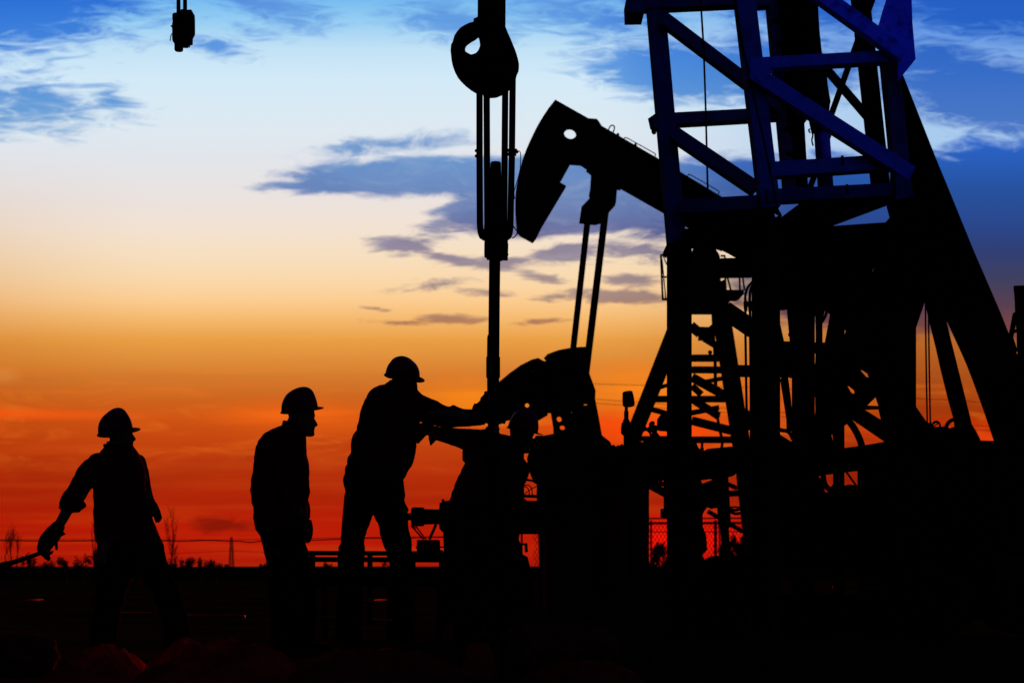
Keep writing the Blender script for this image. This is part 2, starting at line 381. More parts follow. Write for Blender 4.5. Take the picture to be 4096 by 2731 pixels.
def rail(l, r=2.6):
    bm = newbm(); ptube(bm, ZP(l), DP + .1, r, 6, 5); return bm
obj('hand_hook', rail([(678,350),(690,325),(705,316),(718,328),(710,362)]), m_black, wb, True)
obj('hand_rail', rail([(776,405),(790,394),(850,425),(965,490),(975,500),(972,518)], 2), m_black, wb, True)
obj('hand_rail', rail([(1172,640),(1182,628),(1200,630),(1360,722),(1374,736),(1368,750)], 2), m_black, wb, True)
for x, y in ((740, 375), (850, 440)):
    bm = newbm(); bar(bm, *zp(x - 5, y + 14), *zp(x, y - 8), DP + .1, 8, .05); bar(bm, *zp(x - 8, y + 2), *zp(x + 8, y + 6), DP + .1, 5, .07)
    obj('bolt', bm, m_black, wb)
bm = newbm()
plate(bm, ZP([(575,600),(570,690),(585,740),(565,770),(512,825),(500,910),(528,913),(570,918),(600,921),(635,912),(645,880),(690,840),(728,798),(736,706),(700,700),(650,610)]), DP - .05, .25)
cyly(bm, *zp(612, 690), DP - .12, 26, .7); bar(bm, *zp(545, 598), *zp(580, 625), DP, 8, .1); bar(bm, *zp(548, 606), *zp(562, 596), DP, 6, .1); bar(bm, *zp(700, 708), *zp(757, 716), DP, 5, .1); bar(bm, *zp(745, 705), *zp(750, 720), DP, 5, .1)
eb = obj('equalizer_bearing', bm, m_pump, t, bevel=.01)
bm = newbm(); plate(bm, ZP([(552,790),(585,745),(580,860),(548,880)]), DP - .07, .02); obj('inspection_plate', bm, m_brown, eb)
bm = newbm(); isec(bm, *zp(550, 905), 2290, 1420, DP, 24, .16); obj('pitman_arm', bm, m_pump, t)
bm = newbm(); isec(bm, *zp(662, 850), 2338, 1540, DP + .5, 27, .16); obj('pitman_arm', bm, m_pump, t)
bm = newbm()
plate(bm, Z5([(-40,385),(0,350),(60,300),(130,250),(200,215),(240,205),(275,225),(297,222),(300,300),(300,560),(232,600),(215,560),(35,597),(-60,620),(-80,500)]), DP + .1, .14,
      [Z5(ellp(170,500,14,16,12)), Z5(ellp(210,285,8,4,8))])
for k in range(5): bar(bm, *z5(20 + k*14, 380 + k*30), *z5(190 + k*14, 300 + k*42), DP + .08, 7, .03)
obj('counterweight', bm, m_brown, t)
bm = newbm()
plate(bm, Z5([(277,203),(300,180),(370,155),(450,140),(535,135),(545,160),(560,300),(600,410),(597,460),(620,580),(640,690),(690,730),(705,760),(340,760),(335,640),(320,548),(270,540),(268,528),(246,530),(235,575),(215,560),(220,300),(297,222)]), DP + .3, .16,
      [Z5(ellp(372,587,16,19,14)), Z5(ellp(392,640,17,16,14)), Z5([(520,490),(549,490),(545,499),(535,503),(525,499)]), Z5(ellp(450,545,7,4,8))])
obj('crank', bm, m_brown, t)
bm = newbm(); plate(bm, Z5([(244,517),(256,510),(268,512),(271,520),(262,532),(285,545),(285,500),(240,500)]), DP + .25, .1); obj('crank_latch', bm, m_black, t)
bm = newbm(); plate(bm, Z5([(180,720),(230,700),(330,680),(640,692),(690,728),(708,765),(720,800),(720,1000),(290,1000),(245,960),(215,900),(196,800)]), DP + .2, .5); obj('gearbox', bm, m_brown, t, bevel=.02)
bm = newbm(); box(bm, (P(2160, 0, DP).x, DP + .6, .25), (P(3040, 0, DP).x, DP + .6, .25), .7, 1.6, (0, 1, 0)); obj('base', bm, m_pump, t, bevel=.02)
bm = newbm(); plate(bm, [(2150,1940),(2420,1940),(2420,2330),(2165,2330)], DP + .2, 1.2); obj('pedestal', bm, m_brown, t, bevel=.02)
# the lattice post carrying the rear end of the beam
z3 = Zc(2450, 900, 1.742); Z3 = lambda l: [z3(*p) for p in l]
z7 = Zc(2500, 1600, 1.96); Z7 = lambda l: [z7(*p) for p in l]
sp = newbm()
isec(sp, 2839, 1000, 2420, 2032, DP + .4, 54, .2); po = obj('post_leg', sp, m_pump, t)
sp = newbm(); isec(sp, 2865, 1130, 2968, 1795, DP + .4, 62, .3); isec(sp, 2968, 1790, 3028, 2330, DP + .4, 60, .3); obj('post_leg', sp, m_pump, t)
sp = newbm(); isec(sp, 2795, 1010, 2505, 1750, DP + 2.2, 14, .12); obj('rear_leg', sp, m_brown, t)
for (x0, y0, x1, y1, w) in [(553,927,760,927,45), (553,1008,860,1010,44), (240,1212,860,1212,42), (553,1060,790,1190,56), (640,1092,860,1050,26), (540,1310,740,1272,34), (250,1278,378,1312,32), (330,1132,378,1116,24),
                            (553,1362,830,1432,56), (170,1487,378,1487,34), (553,1495,840,1495,44), (553,690,600,720,14), (600,757,700,760,90), (545,700,610,757,60), (640,757,710,700,34), (640,790,740,850,40), (553,1120,620,1180,40), (553,1210,740,1330,50)]:
    sp = newbm(); bar(sp, *z3(x0, y0), *z3(x1, y1), DP + .5, w / 1.742, .12); obj('rung', sp, m_pump, t)
sp = newbm(); bar(sp, *z3(697, 590), *z3(722, 1120), DP + .3, 9, .06); bar(sp, *z3(715, 850), *z3(716, 1110), DP + .3, 11, .06); obj('ladder_rail', sp, m_black, t)
for x, y, r in ((730, 890, 13), (680, 887, 9), (727, 1325, 14), (350, 1380, 23)):
    sp = newbm(); ball(sp, P(*z3(x, y), DP + .3), px(r, DP)); obj('lamp', sp, m_black, t, True)
sp = newbm(); ptube(sp, Z3([(730,1325),(745,1420),(765,1500),(758,1568)]), DP + .3, 6); obj('conduit', sp, m_rub, t, True)
for a in ((650, 870, 925, 1030, 30), (650, 590, 880, 690, 30), (780, 735, 900, 728, 46), (700, 835, 900, 838, 12)):
    sp = newbm(); bar(sp, *z7(a[0], a[1]), *z7(a[2], a[3]), DP + .5, a[4] / 1.96, .12); obj('rung', sp, m_pump, t)
# saddle platform on top of that post
bm = newbm()
plate(bm, Z3([(545,215),(580,130),(590,60),(700,60),(715,140),(728,178),(745,205),(755,250),(755,392),(768,398),(766,410),(755,414),(755,460),(770,490),(835,490),(835,515),(790,530),(780,545),(750,600),(500,600),(500,260)]), DP + .1, .35)
obj('saddle_bearing', bm, m_pump, t, bevel=.015)
for l, w in (([(337,210),(350,520)], 12), ([(352,225),(376,225)], 5), ([(335,212),(400,200)], 12), ([(347,362),(378,362)], 8), ([(345,518),(380,518)], 14), ([(345,240),(372,520)], 6), ([(360,235),(378,275)], 5),
             ([(755,215),(785,215)], 8), ([(780,215),(792,250)], 8), ([(755,360),(785,360)], 9), ([(785,350),(790,455)], 10), ([(797,350),(825,455)], 9), ([(885,345),(888,455)], 10), ([(905,345),(920,455)], 9), ([(755,457),(915,457)], 7), ([(830,488),(900,488)], 8), ([(900,488),(920,475)], 6), ([(730,165),(762,180)], 5), ([(748,168),(765,160)], 6)):
    bm = newbm(); bar(bm, *z3(*l[0]), *z3(*l[1]), DP - .4, w / 1.742, .05); obj('railing_bar', bm, m_black, t)
bm = newbm(); plate(bm, Z3([(755,455),(915,455),(915,480),(890,492),(800,492)]), DP - .3, .5)
obj('platform', bm, m_black, t)

# ------------------------------------------------------------------ mast of the workover rig
zm = Zc(2450, 0, 1.5677); ZM = lambda l: [zm(*p) for p in l]
DM = 12
t = thing('rig_mast', 'leaning lattice mast of flaking blue box girders at upper right', 'rig mast', P(3050, 985, DM))
def mb(name, ma, x0, y0, D0, x1, y1, D1, w, dep=.14, lab=None):
    bm = newbm(); bar(bm, x0, y0, x1, y1, D0, w, dep, D1); return obj(name, bm, ma, t, bevel=.006, label=lab)
mb('leg', m_shaded_blue, 2606, -150, 13, 2707, 992, 12.6, 71, .16, 'outer left mast leg')
mb('leg', m_half_shaded, 2959, -150, 12, 3078, 838, 12, 76, .17, 'front mast leg crossed by a thin cable')
mb('leg', m_shaded_blue, 3072, -160, 13.6, 3158, 770, 13.4, 46, .14)
mb('leg', m_black, 3425, -150, 14.4, 3528, 800, 14.4, 62, .16, 'dark rear mast leg')
mb('leg', m_lit_flaking, 3592, -150, 12.2, 3606, 262, 12.2, 78, .17)
mb('leg', m_shaded_blue, 3556, 235, 12.25, 3612, 800, 12.25, 62, .16)
mb('brace', m_shaded_blue, 2508, 26, 12.9, 2990, 4, 12.9, 48); mb('brace', m_shaded_blue, 2985, 22, 13.3, 3080, 16, 13.3, 30)
mb('brace', m_shaded_blue, 2611, 487, 12.8, 3118, 459, 13.5, 46, .13)
mb('brace', m_blue, 2998, 264, 11.95, 3595, 230, 12.1, 46, .12, 'blue crosspiece with flaking paint')
mb('brace', m_half_shaded, 3075, 685, 11.95, 3570, 652, 12.1, 60, .12)
mb('brace', m_shaded_blue, 3060, 790, 11.95, 3637, 761, 12.1, 53, .12)
mb('brace', m_shaded_blue, 2722, 834, 12.5, 3040, 817, 12.0, 58, .13)
mb('diagonal_brace', m_shaded_blue, 2650, 76, 12.75, 3120, 432, 13.3, 50, .1)
mb('diagonal_brace', m_shaded_blue, 2695, 537, 12.6, 3022, 758, 12.3, 55, .1)
mb('diagonal_brace', m_blue, 3000, 290, 11.85, 3642, 700, 12.0, 60, .1)
mb('diagonal_brace', m_lit_flaking, 3240, -46, 11.85, 3600, 215, 12.0, 60, .1)
mb('thin_brace', m_black, 3500, -30, 14.2, 3300, 530, 14.1, 23, .06)
mb('thin_brace', m_black, 3240, 755, 14.1, 3210, 850, 14.1, 20, .06); mb('thin_brace', m_black, 3262, 690, 14.1, 3232, 775, 14.1, 22, .06)
mb('thin_brace', m_black, 3295, 265, 14.3, 3480, 480, 14.3, 30, .06)
bm = newbm(); plate(bm, ZM([(1745,-80),(1868,-80),(1875,60),(1902,372),(1790,510),(1790,330),(1700,330),(1660,200),(1700,60)]), 12.05, .04); gp = obj('gusset_plate', bm, m_lit_flaking, t, bevel=.004)
bm = newbm(); plate(bm, ZM([(860,375),(925,370),(1010,448),(930,515),(865,452)]), 11.8, .03); obj('gusset_plate', bm, m_blue, t)
bm = newbm(); plate(bm, ZM([(1780,985),(1862,1040),(1870,1125),(1855,1240),(1780,1250)]), 11.95, .2); obj('gusset_plate', bm, m_shaded_blue, t)
bm = newbm(); plate(bm, ZM([(255,735),(262,724),(285,730),(285,800),(268,803),(258,790)]), 12.7, .2); obj('gusset_plate', bm, m_shaded_blue, t)
bm = newbm(); plate(bm, ZM([(88,-20),(200,-20),(200,76),(92,78)]), 12.6, .3); obj('gusset_plate', bm, m_shaded_blue, t)
bm = newbm(); plate(bm, ZM([(318,70),(350,62),(350,190),(330,175)]), 12.8, .05); obj('gusset_plate', bm, m_shaded_blue, t)
for x, y in ((1015, 125), (1030, 270), (1065, 660), (1075, 800), (1090, 960)):
    bm = newbm(); plate(bm, ZM([(x, y - 8), (x + 50, y - 14), (x + 50, y + 16), (x + 22, y + 12), (x, y + 6)]), 13.1, .06); obj('cable_clip', bm, m_black, t)
for x, y in ((1440, 1005), (1470, 1185)):
    bm = newbm(); bar(bm, *zm(x, y - 28), *zm(x + 4, y + 34), 11.88, 9, .02); obj('strap', bm, m_black, t)
# base cross beams, dark
bm = newbm(); bar(bm, 2730, 950, 3200, 925, 12.4, 56, .15); bar(bm, 3195, 935, 3660, 925, 12.4, 44, .1); bar(bm, 2690, 985, 2790, 972, 12.4, 24, .2); obj('base_beam', bm, m_black, t, bevel=.01)
bm = newbm(); plate(bm, ZM([(430,1310),(880,1270),(1035,1285),(1060,1360),(1180,1270),(1790,1240),(1725,1285),(1375,1415),(1000,1500),(600,1500),(505,1440),(452,1410),(440,1340)]), 12.7, .05, [ZM([(1015,1330),(1048,1348),(1022,1362)])]); obj('base_box', bm, m_black, t, bevel=.01)
bm = newbm(); plate(bm, ZM([(1375,1416),(1715,1392),(1745,1358),(1725,1284),(1790,1240),(1900,1240),(1900,1600),(1000,1600),(1000,1440)]), 12.9, .05); obj('base_box', bm, m_black, t, bevel=.01)
bm = newbm(); plate(bm, ZM([(340,1530),(455,1490),(460,1545),(480,1570),(400,1568),(335,1562)]), 12.5, .3); plate(bm, ZM([(505,1440),(460,1441),(452,1530),(520,1530),(700,1555),(1000,1557),(1000,1440)]), 12.8, .08); obj('leg_shoe', bm, m_black, t, bevel=.01)
bm = newbm(); plate(bm, ZM([(1605,1160),(1650,1140),(1700,1150),(1700,1210),(1600,1200)]), 12.3, .1); ptube(bm, ZM([(1690,1080),(1706,1084),(1704,1120),(1692,1130)]), 12.3, 3); obj('hinge_lug', bm, m_black, t)

# telescoping cylinder inside the mast with its torn cloth sleeve
t = thing('hydraulic_cylinder', 'shiny ram rod in a ragged dark cloth sleeve inside the blue mast', 'hydraulic ram', P(3290, 760, 13.0))
bm = newbm(); bar(bm, *zm(1300, 780), *zm(1337, 1190), 13.05, 1, .01); tube(bm, [P(*zm(1303, 700), 13.1), P(*zm(1338, 1200), 13.1)], px(31, 13.1), 28); obj('rod', bm, m_chrome, t, True)
bm = newbm(); rr = []
sl = [(-60,1130,1285),(20,1135,1287),(90,1140,1290),(200,1150,1298),(330,1170,1312),(440,1185,1340),(520,1190,1346),(600,1200,1358),(640,1205,1367),(700,1215,1357),(760,1232,1366),(800,1240,1372),(825,1250,1368)]
for i, (y, a, b) in enumerate(sl):
    (xa, yy), (xb, _) = zm(a, y), zm(b, y); c = P((xa + xb) / 2, yy, 13.1); w = px((xb - xa) / 2, 13.1); ring = []
    for k in range(28):
        an = 2 * math.pi * k / 28; q = w * (1 + .06 * noise.noise(Vector((k * .9, i * .7, 2))))
        dz_ = 0 if i < len(sl) - 1 else -px(abs(noise.noise(Vector((k * 1.7, 4, 2)))) * 34, 13)
        ring.append(bm.verts.new(c + Vector((math.cos(an) * q, math.sin(an) * q, dz_))))
    rr.append(ring)
for a, b in zip(rr, rr[1:]):
    for k in range(28): bm.faces.new((a[k], a[(k+1) % 28], b[(k+1) % 28], b[k]))
obj('cloth_sleeve', bm, m_black, t, True)
for l in ([(1248,820),(1256,850),(1250,880),(1258,915)], [(1366,815),(1370,840),(1362,870)], [(1238,810),(1230,818),(1240,835)], [(1180,825),(1186,835),(1178,850)]):
    bm = newbm(); ptube(bm, ZM(l), 13.0, 3.2, 6, 4); obj('frayed_rag', bm, m_black, t, True)
t = thing('mast_guide_column', 'black guide column rising behind the front blue mast leg', 'column', P(3190, 985, 13.5))
bm = newbm(); bar(bm, *zm(1085, -80), *zm(1160, 1200), 13.5, 66, .25); bar(bm, *zm(1135, -80), *zm(1200, 740), 13.6, 60, .2); obj('column', bm, m_black, t, bevel=.01)
bm = newbm(); plate(bm, ZM([(1150,700),(1235,730),(1180,808),(1150,820)]), 13.45, .1); obj('bracket', bm, m_black, t)
bm = newbm(); bar(bm, 2801, -150, 2803, 0, 11.6, 8); bar(bm, 2803, 0, 2814, 191, 11.6, 8); bar(bm, 2814, 191, 2823, 446, 11.6, 8); bar(bm, 2823, 446, 2831, 800, 11.6, 8)
bm.free(); bm = newbm(); ptube(bm, [(2800,-150),(2803,0),(2814,191),(2823,446),(2831,760),(2840,985)], 12.75, 4, 8, 6)
tag(obj('steel_cable', bm, m_rub, smooth=True), 'thin black cable hanging straight across the open left bay of the mast', 'cable')
bm = newbm(); ptube(bm, [(2925,-150),(2938,0),(2992,287),(3050,540),(3100,785),(3112,850)], 11.75, 4, 8, 6)
tag(obj('steel_cable', bm, m_rub, smooth=True), 'thin black cable slanting down over the front blue mast leg', 'cable')

# ------------------------------------------------------------------ rig substructure below the mast
z4 = Zc(3100, 900, 1.5686); Z4 = lambda l: [z4(*p) for p in l]
z8 = Zc(3200, 1600, 1.742); Z8 = lambda l: [z8(*p) for p in l]
def post(lab, x0, x1, ytop, ybot, D, ma=None, dep=None):
    tt = thing('support_post', lab, 'post', G((x0 + x1) / 2, D), 'posts under the rig mast')
    r = px((x1 - x0) / 2, D); yb = HOR + H * F / D
    if ybot > yb: ybot = yb
    bm = newbm(); c = [P((x0 + x1) / 2, y, D) for y in (ytop, ybot)]
    tube(bm, c, r, 28) if dep is None else box(bm, c[0], c[1], 2 * r, dep, (0, 1, 0))
    obj('column', bm, ma or m_black, tt, smooth=False, auto=dep is None)
    bm = newbm(); c = P((x0 + x1) / 2, ybot, D); box(bm, c, c + Vector((0, 0, .05)), 2.6 * r, 2.6 * r, (0, 1, 0)); obj('base_plate', bm, ma or m_black, tt)
    return tt
tA = post('thick round post under the outer left mast leg', 2667, 2767, 1000, 9999, 12.6)
bm = newbm(); lathe(bm, 2717, [(990,42),(1010,42),(1012,38),(1035,36),(1040,40),(1052,41),(1055,50)], 12.6); obj('collar', bm, m_black, tA, auto=True)
tB = post('widest round post under the front blue mast leg', 3007, 3120, 930, 9999, 12.1, m_brown)
tC = post('square black post right of the widest post', 3172, 3254, 1220, 9999, 13.2, m_black, .12)
tD = post('slim reddish post in front of the drive sheave', 3336, 3374, 1270, 9999, 13.1, m_brown, .08)
tE = post('broad square post under the right mast leg', 3559, 3655, 900, 9999, 12.5, m_black, .15)
t = thing('rig_machinery', 'dark machinery frame and crossbeams joining the posts under the mast', 'machine frame', G(3350, 14))
bm = newbm()
plate(bm, Z4([(-60,20),(1000,0),(1010,300),(942,470),(938,492),(868,697),(868,720),(722,715),(672,683),(560,640),(462,647),(430,600),(360,540),(325,513),(312,540),(300,600),(250,520),(235,560),(200,575),(112,728),(92,513),(78,518),(50,518),(35,513),(-60,500)]), 13.6, .15,
      [Z4([(265,158),(330,135),(330,132),(395,113),(395,116),(330,138),(268,162)]), Z4([(606,250),(648,251),(632,285),(615,300)]), Z4([(702,173),(715,168),(698,195)]), Z4([(556,340),(570,336),(594,336),(580,353)])])
obj('head_housing', bm, m_black, t, bevel=.01)
bm = newbm(); ptube(bm, Z4([(608,255),(625,250),(635,262),(625,278),(612,270)]), 13.5, 2, 6); ptube(bm, Z4([(605,270),(622,285),(650,262)]), 13.5, 2, 6); obj('loose_wire', bm, m_rub, t, True)
bm = newbm(); plate(bm, Z4([(-60,728),(57,728),(120,730),(240,735),(430,738),(430,793),(300,795),(240,795),(240,950),(110,950),(100,946),(85,948),(35,948),(-60,940)]), 13.8, .12); obj('crossbeam', bm, m_black, t, bevel=.01)
bm = newbm(); bar(bm, *z4(392, 560), *z4(335, 870), 13.7, 44, .2); bar(bm, *z4(345, 840), *z4(285, 1400), 13.7, 56, .2); obj('slanted_arm', bm, m_black, t)
bm = newbm(); plate(bm, Z4([(240,945),(262,955),(300,800),(430,790),(435,1262),(425,1400),(300,1400),(318,1320),(268,1260),(265,1070),(240,1045)]), 13.9, .1, [Z4([(362,872),(370,866),(368,890),(362,905)]), Z4([(355,1315),(372,1305),(388,1390),(374,1390)]), Z4([(320,1345),(330,1330),(328,1392),(317,1392)])]); obj('gear_cover', bm, m_black, t)
bm = newbm(); plate(bm, Z4([(20,560),(57,728),(40,728),(5,560)]), 13.7, .2); plate(bm, Z4([(55,948),(82,948),(100,1085),(108,1180),(112,1290),(98,1290),(95,1200),(78,1090)]), 13.7, .2); obj('inclined_brace', bm, m_black, t)
bm = newbm()
plate(bm, Z4([(425,738),(460,645),(560,600),(672,683),(680,697),(722,728),(760,760),(760,1400),(703,1357),(495,1215),(480,1222),(460,1243),(430,1262),(400,1262),(400,800)]), 14.0, .08,
      [Z4([(538,899),(560,905),(592,926),(598,945),(592,962),(572,950),(541,915)]), Z4([(455,996),(482,1010),(508,1032),(510,1050),(500,1060),(480,1052),(457,1012)]),
       Z4([(642,1070),(663,1135),(610,1132),(580,1131)]), Z4([(557,1153),(600,1153),(662,1151),(680,1230)]), Z4([(704,1012),(716,1030),(716,1058)])])
obj('drive_sheave', bm, m_brown, t)
bm = newbm(); plate(bm, Z4([(560,640),(722,560),(722,1010),(700,1005),(690,800),(640,700)]), 14.2, .06, [Z4([(672,684),(722,716),(722,727),(680,697)])]); obj('guard', bm, m_black, t)
bm = newbm(); ptube(bm, Z4([(462,1225),(500,1280),(530,1340),(548,1395)]), 13.9, 14); obj('curved_lever', bm, m_black, t, True)
bm = newbm(); plate(bm, Z4([(-60,1262),(0,1292),(97,1352),(240,1400),(320,1392),(440,1396),(570,1378),(703,1355),(880,1330),(880,1515),(705,1516),(550,1535),(335,1561),(200,1590),(-60,1600)]), 13.5, .15); obj('lower_beam', bm, m_brown, t, bevel=.01)
bm = newbm(); plate(bm, Z8([(-200,370),(20,420),(160,560),(175,640),(240,632),(280,622),(300,628),(330,620),(340,586),(390,590),(396,618),(440,628),(530,625),(545,633),(620,640),(620,1170),(580,1170),(290,1172),(-200,1180)]), 13.9, .3, [Z8([(300,1172),(302,1168),(290,1169),(288,1172)])]); obj('engine_block', bm, m_black, t, bevel=.015)
bm = newbm(); bar(bm, *z8(463, 440), *z8(463, 640), 13.8, 26, .1); bar(bm, *z8(320, 495), *z8(415, 628), 13.8, 5, .04); plate(bm, Z8([(545,632),(612,510),(615,440),(660,440),(660,640)]), 13.8, .3); bar(bm, *z8(20, 330), *z8(40, 640), 13.7, 60, .1); obj('stanchion', bm, m_black, t)
bm = newbm(); box(bm, (P(3100, 0, 13.9).x, 14.4, .18), (P(3750, 0, 13.9).x, 14.4, .18), .36, 1.4, (0, 1, 0)); obj('skid', bm, m_black, t, bevel=.02)
bm = newbm(); ball(bm, P(*z4(99, 687), 13.2), px(11, 13.2)); bar(bm, *z4(99, 687), *z4(135, 687), 13.2, 10, .05); obj('grease_fitting', bm, m_black, t, True)
# bars crossing left to the left post
bm = newbm(); isec(bm, *z3(740, 302), *z3(980, 298), 13, 58, .25); obj('crossbeam', bm, m_black, t)
bm = newbm(); isec(bm, *z3(780, 590), *z3(985, 730), 12.8, 54, .2); obj('diagonal_brace', bm, m_black, t)
bm = newbm(); isec(bm, *z3(845, 1016), *z3(980, 1018), 12.8, 36, .2); obj('crossbeam', bm, m_black, t)
bm = newbm(); isec(bm, *z3(880, 1325), *z3(980, 1385), 12.8, 58, .2); obj('diagonal_brace', bm, m_black, t)
bm = newbm(); plate(bm, Z3([(500,60),(560,30),(880,120),(980,140),(980,262),(890,225),(820,185),(775,163),(745,158),(715,140),(600,135),(575,135),(505,150)]), 13.2, .1); obj('deck_plate', bm, m_black, t)
bm = newbm(); plate(bm, Z7([(560,345),(600,400),(630,432),(640,380),(720,372),(830,362),(1010,378),(1010,600),(880,560),(860,590),(730,604),(590,622),(545,560)]), 13.4, .2); obj('control_box', bm, m_brown, t, bevel=.01)
bm = newbm(); bar(bm, *z7(757, 560), *z7(782, 1000), 13.3, 39, .2); bar(bm, *z7(780, 990), *z7(800, 1290), 13.3, 24, .15); obj('stanchion', bm, m_black, t)

# hoses
def hose(pl, D, r, lab, D1=None):
    bm = newbm(); ptube(bm, pl, D, r, 10, 6, True, D1); return tag(obj('hose', bm, m_rub, smooth=True), lab, 'hose', 'hoses hanging on the rig')
hose(Z3([(975,395),(940,440),(925,500),(927,560),(926,700),(930,1000),(935,1300),(945,1600)]), 12.5, 5, 'black hose arching out of the widest post, the left one of the pair')
hose(Z3([(985,410),(962,450),(956,520),(958,580),(960,800),(964,1100),(966,1600)]), 12.4, 5.5, 'black hose arching out of the widest post, the right one of the pair')
for x in (928, 958):
    bm = newbm(); lathe(bm, z3(x, 0)[0], [(z3(0,530)[1],8),(z3(0,545)[1],9.5),(z3(0,575)[1],8),(z3(0,600)[1],7)], 12.45, 12); tag(obj('hose_fitting', bm, m_rub, auto=True), 'ribbed fitting on the ' + ('left' if x == 928 else 'right') + ' hose beside the widest post', 'fitting')
hose(Z4([(0,1270),(40,1286),(75,1292),(98,1312),(112,1345)]), 12.9, 8, 'short hose arching between the widest post and the square black post')
hose(Z4([(272,470),(276,600),(276,800),(272,950),(276,1250)]), 13.3, 14, 'fat vertical hose right of the square black post')
hose(Z4([(300,500),(322,520),(320,560),(300,600),(270,640)]), 13.2, 6, 'small hooked hose at the top of the fat vertical hose')
hose(Z8([(155,470),(172,580),(215,622),(252,580),(270,500),(272,400)]), 13.4, 11, 'thick hose hanging in a U under the lower beam')
hose(Z4([(240,870),(255,940),(285,1150),(335,1300),(345,1420)]), 13.5, 7, 'slanting hose beside the slim reddish post')
hose(Z7([(905,850),(860,862),(820,850),(790,830)]), 13.2, 6, 'short hose looping off the stanchion above the chain-link fence')
hose(Z7([(905,885),(860,888),(820,870),(780,862)]), 13.2, 6, 'short lower hose on the stanchion above the chain-link fence')

# ------------------------------------------------------------------ raising struts, right
za = Zc(3550, 1000, 1.96); ZA = lambda l: [za(*p) for p in l]
t = thing('raising_strut', 'broad black strut sloping down right from the mast to the carrier', 'strut', P(3980, 1760, 14))
bm = newbm(); plate(bm, [(3590,260),(3614,300),(3750,644),(3790,740),(3896,1000),(4000,1240),(4060,1390),(4130,1560),(4190,1800),(3990,1800),(3985,1762)] + ZA([(770,1250),(690,1030),(640,900),(610,830),(560,720),(500,590),(445,470),(400,380)]) + [(3700,1000),(3600,800)], 14.2, .08); obj('strut_body', bm, m_black, t, bevel=.01)
bm = newbm(); plate(bm, [(3590,800),(3720,950),(3790,1300)] + ZA([(445,470),(300,360),(290,415),(215,640),(205,675),(150,675),(100,300)]), 14.0, .1); obj('gusset_plate', bm, m_black, t)
t = thing('raising_strut', 'narrower reddish strut standing left of the broad black one', 'strut', P(3880, 1760, 13.8))
bm = newbm(); plate(bm, ZA([(300,300),(395,300),(445,470),(500,700),(560,940),(620,1180),(665,1365),(700,1420),(735,1492),(560,1500),(540,1320),(500,1180),(440,940),(400,760),(350,560),(325,450)]), 13.8, .1); obj('strut_body', bm, m_brown, t, bevel=.01)
for x, D, lab in ((298, 13.6, 'left'), (322, 13.6, 'right')):
    bm = newbm(); ptube(bm, ZA([(x, 300), (x + 1, 600), (x + 7, 1000), (x + 14, 1370)]), D, 3.4, 8, 4)
    tag(obj('tensioning_line', bm, m_rub, smooth=True), f'vertical thin line under the mast, the {lab} one of a close pair', 'cable')

# rig carrier truck at the right edge
t = thing('rig_carrier', 'black deck and body of the rig truck filling the lower right corner', 'truck', G(4000, 13))
bm = newbm(); plate(bm, [(3655,1745),(3700,1735),(3795,1706),(3830,1740),(3925,1760),(3985,1762),(4300,1762),(4300,2480),(3650,2480)], 13.2, .3); box(bm, (P(4000, 0, 14).x, 15.2, .3), (P(4000, 0, 14).x, 15.2, P(0, 1800, 15).z), 1.7, 2.2, (0, 1, 0)); bb = obj('body', bm, m_black, t, bevel=.02)
bm = newbm(); plate(bm, [(4075,1780),(4075,1398),(4072,1378),(4072,1331),(4066,1270),(4064,1200),(4059,1142),(4300,1138),(4300,1780)], 14.4, .04); obj('stack', bm, m_black, t)
bm = newbm(); plate(bm, [(3975,2228),(4300,2228),(4300,2500),(3975,2500)], 13.0, .2); obj('tool_box', bm, m_cabin, t, bevel=.01)
bm = newbm(); bar(bm, 4062, 1250, 4040, 1365, 14.5, 9, .1); bar(bm, 4055, 1325, 4080, 1322, 14.5, 10, .1); bar(bm, 4042, 1352, 4062, 1410, 14.5, 8, .1); obj('bracket', bm, m_black, t)
bm = newbm(); plate(bm, ZA([(210,1205),(310,1350),(345,1360),(345,1440),(250,1440),(213,1390)]), 13.3, .15, [ZA(ellp(232,1326,8,11,10))]); plate(bm, ZA([(213,1440),(250,1450),(260,1560),(213,1560)]), 13.3, .1); obj('hinge_lug', bm, m_black, t)
bm = newbm(); plate(bm, ZA([(310,1362),(345,1345),(350,1385),(470,1380),(490,1400),(520,1440),(520,1540),(300,1540)]), 13.1, .3); obj('winch', bm, m_black, t)
bm = newbm(); tube(bm, [P(*za(382 + 30 * math.cos(a / 12 * 6.283), 1375 + 33 * math.sin(a / 12 * 6.283)), 13.1) for a in range(12)], px(4, 13), 8, True)
ptube(bm, ZA([(365,1360),(378,1350),(395,1360),(375,1372),(360,1382)]), 13.1, 2.5, 6); obj('shackle', bm, m_black, t, True)
bm = newbm(); tube(bm, [P(*za(535 + 78 * math.cos(a / 24 * 6.283), 1408 + 82 * math.sin(a / 24 * 6.283)), 13.5) for a in range(24)], px(8, 13.5), 8, True)
for a in (30, 75, 120, 160): bar(bm, *za(535, 1408), *za(535 + 76 * math.cos(R(a)), 1408 + 80 * math.sin(R(a))), 13.5, 9, .05)
cyly(bm, *za(535, 1408), 13.45, 14, .12); obj('handwheel', bm, m_black, t)
bm = newbm()
for x in (3800, 4090): cyly(bm, x, 2420, 12.9, 115, .5, 36)
obj('tyre', bm, m_rub, t, bevel=.03)
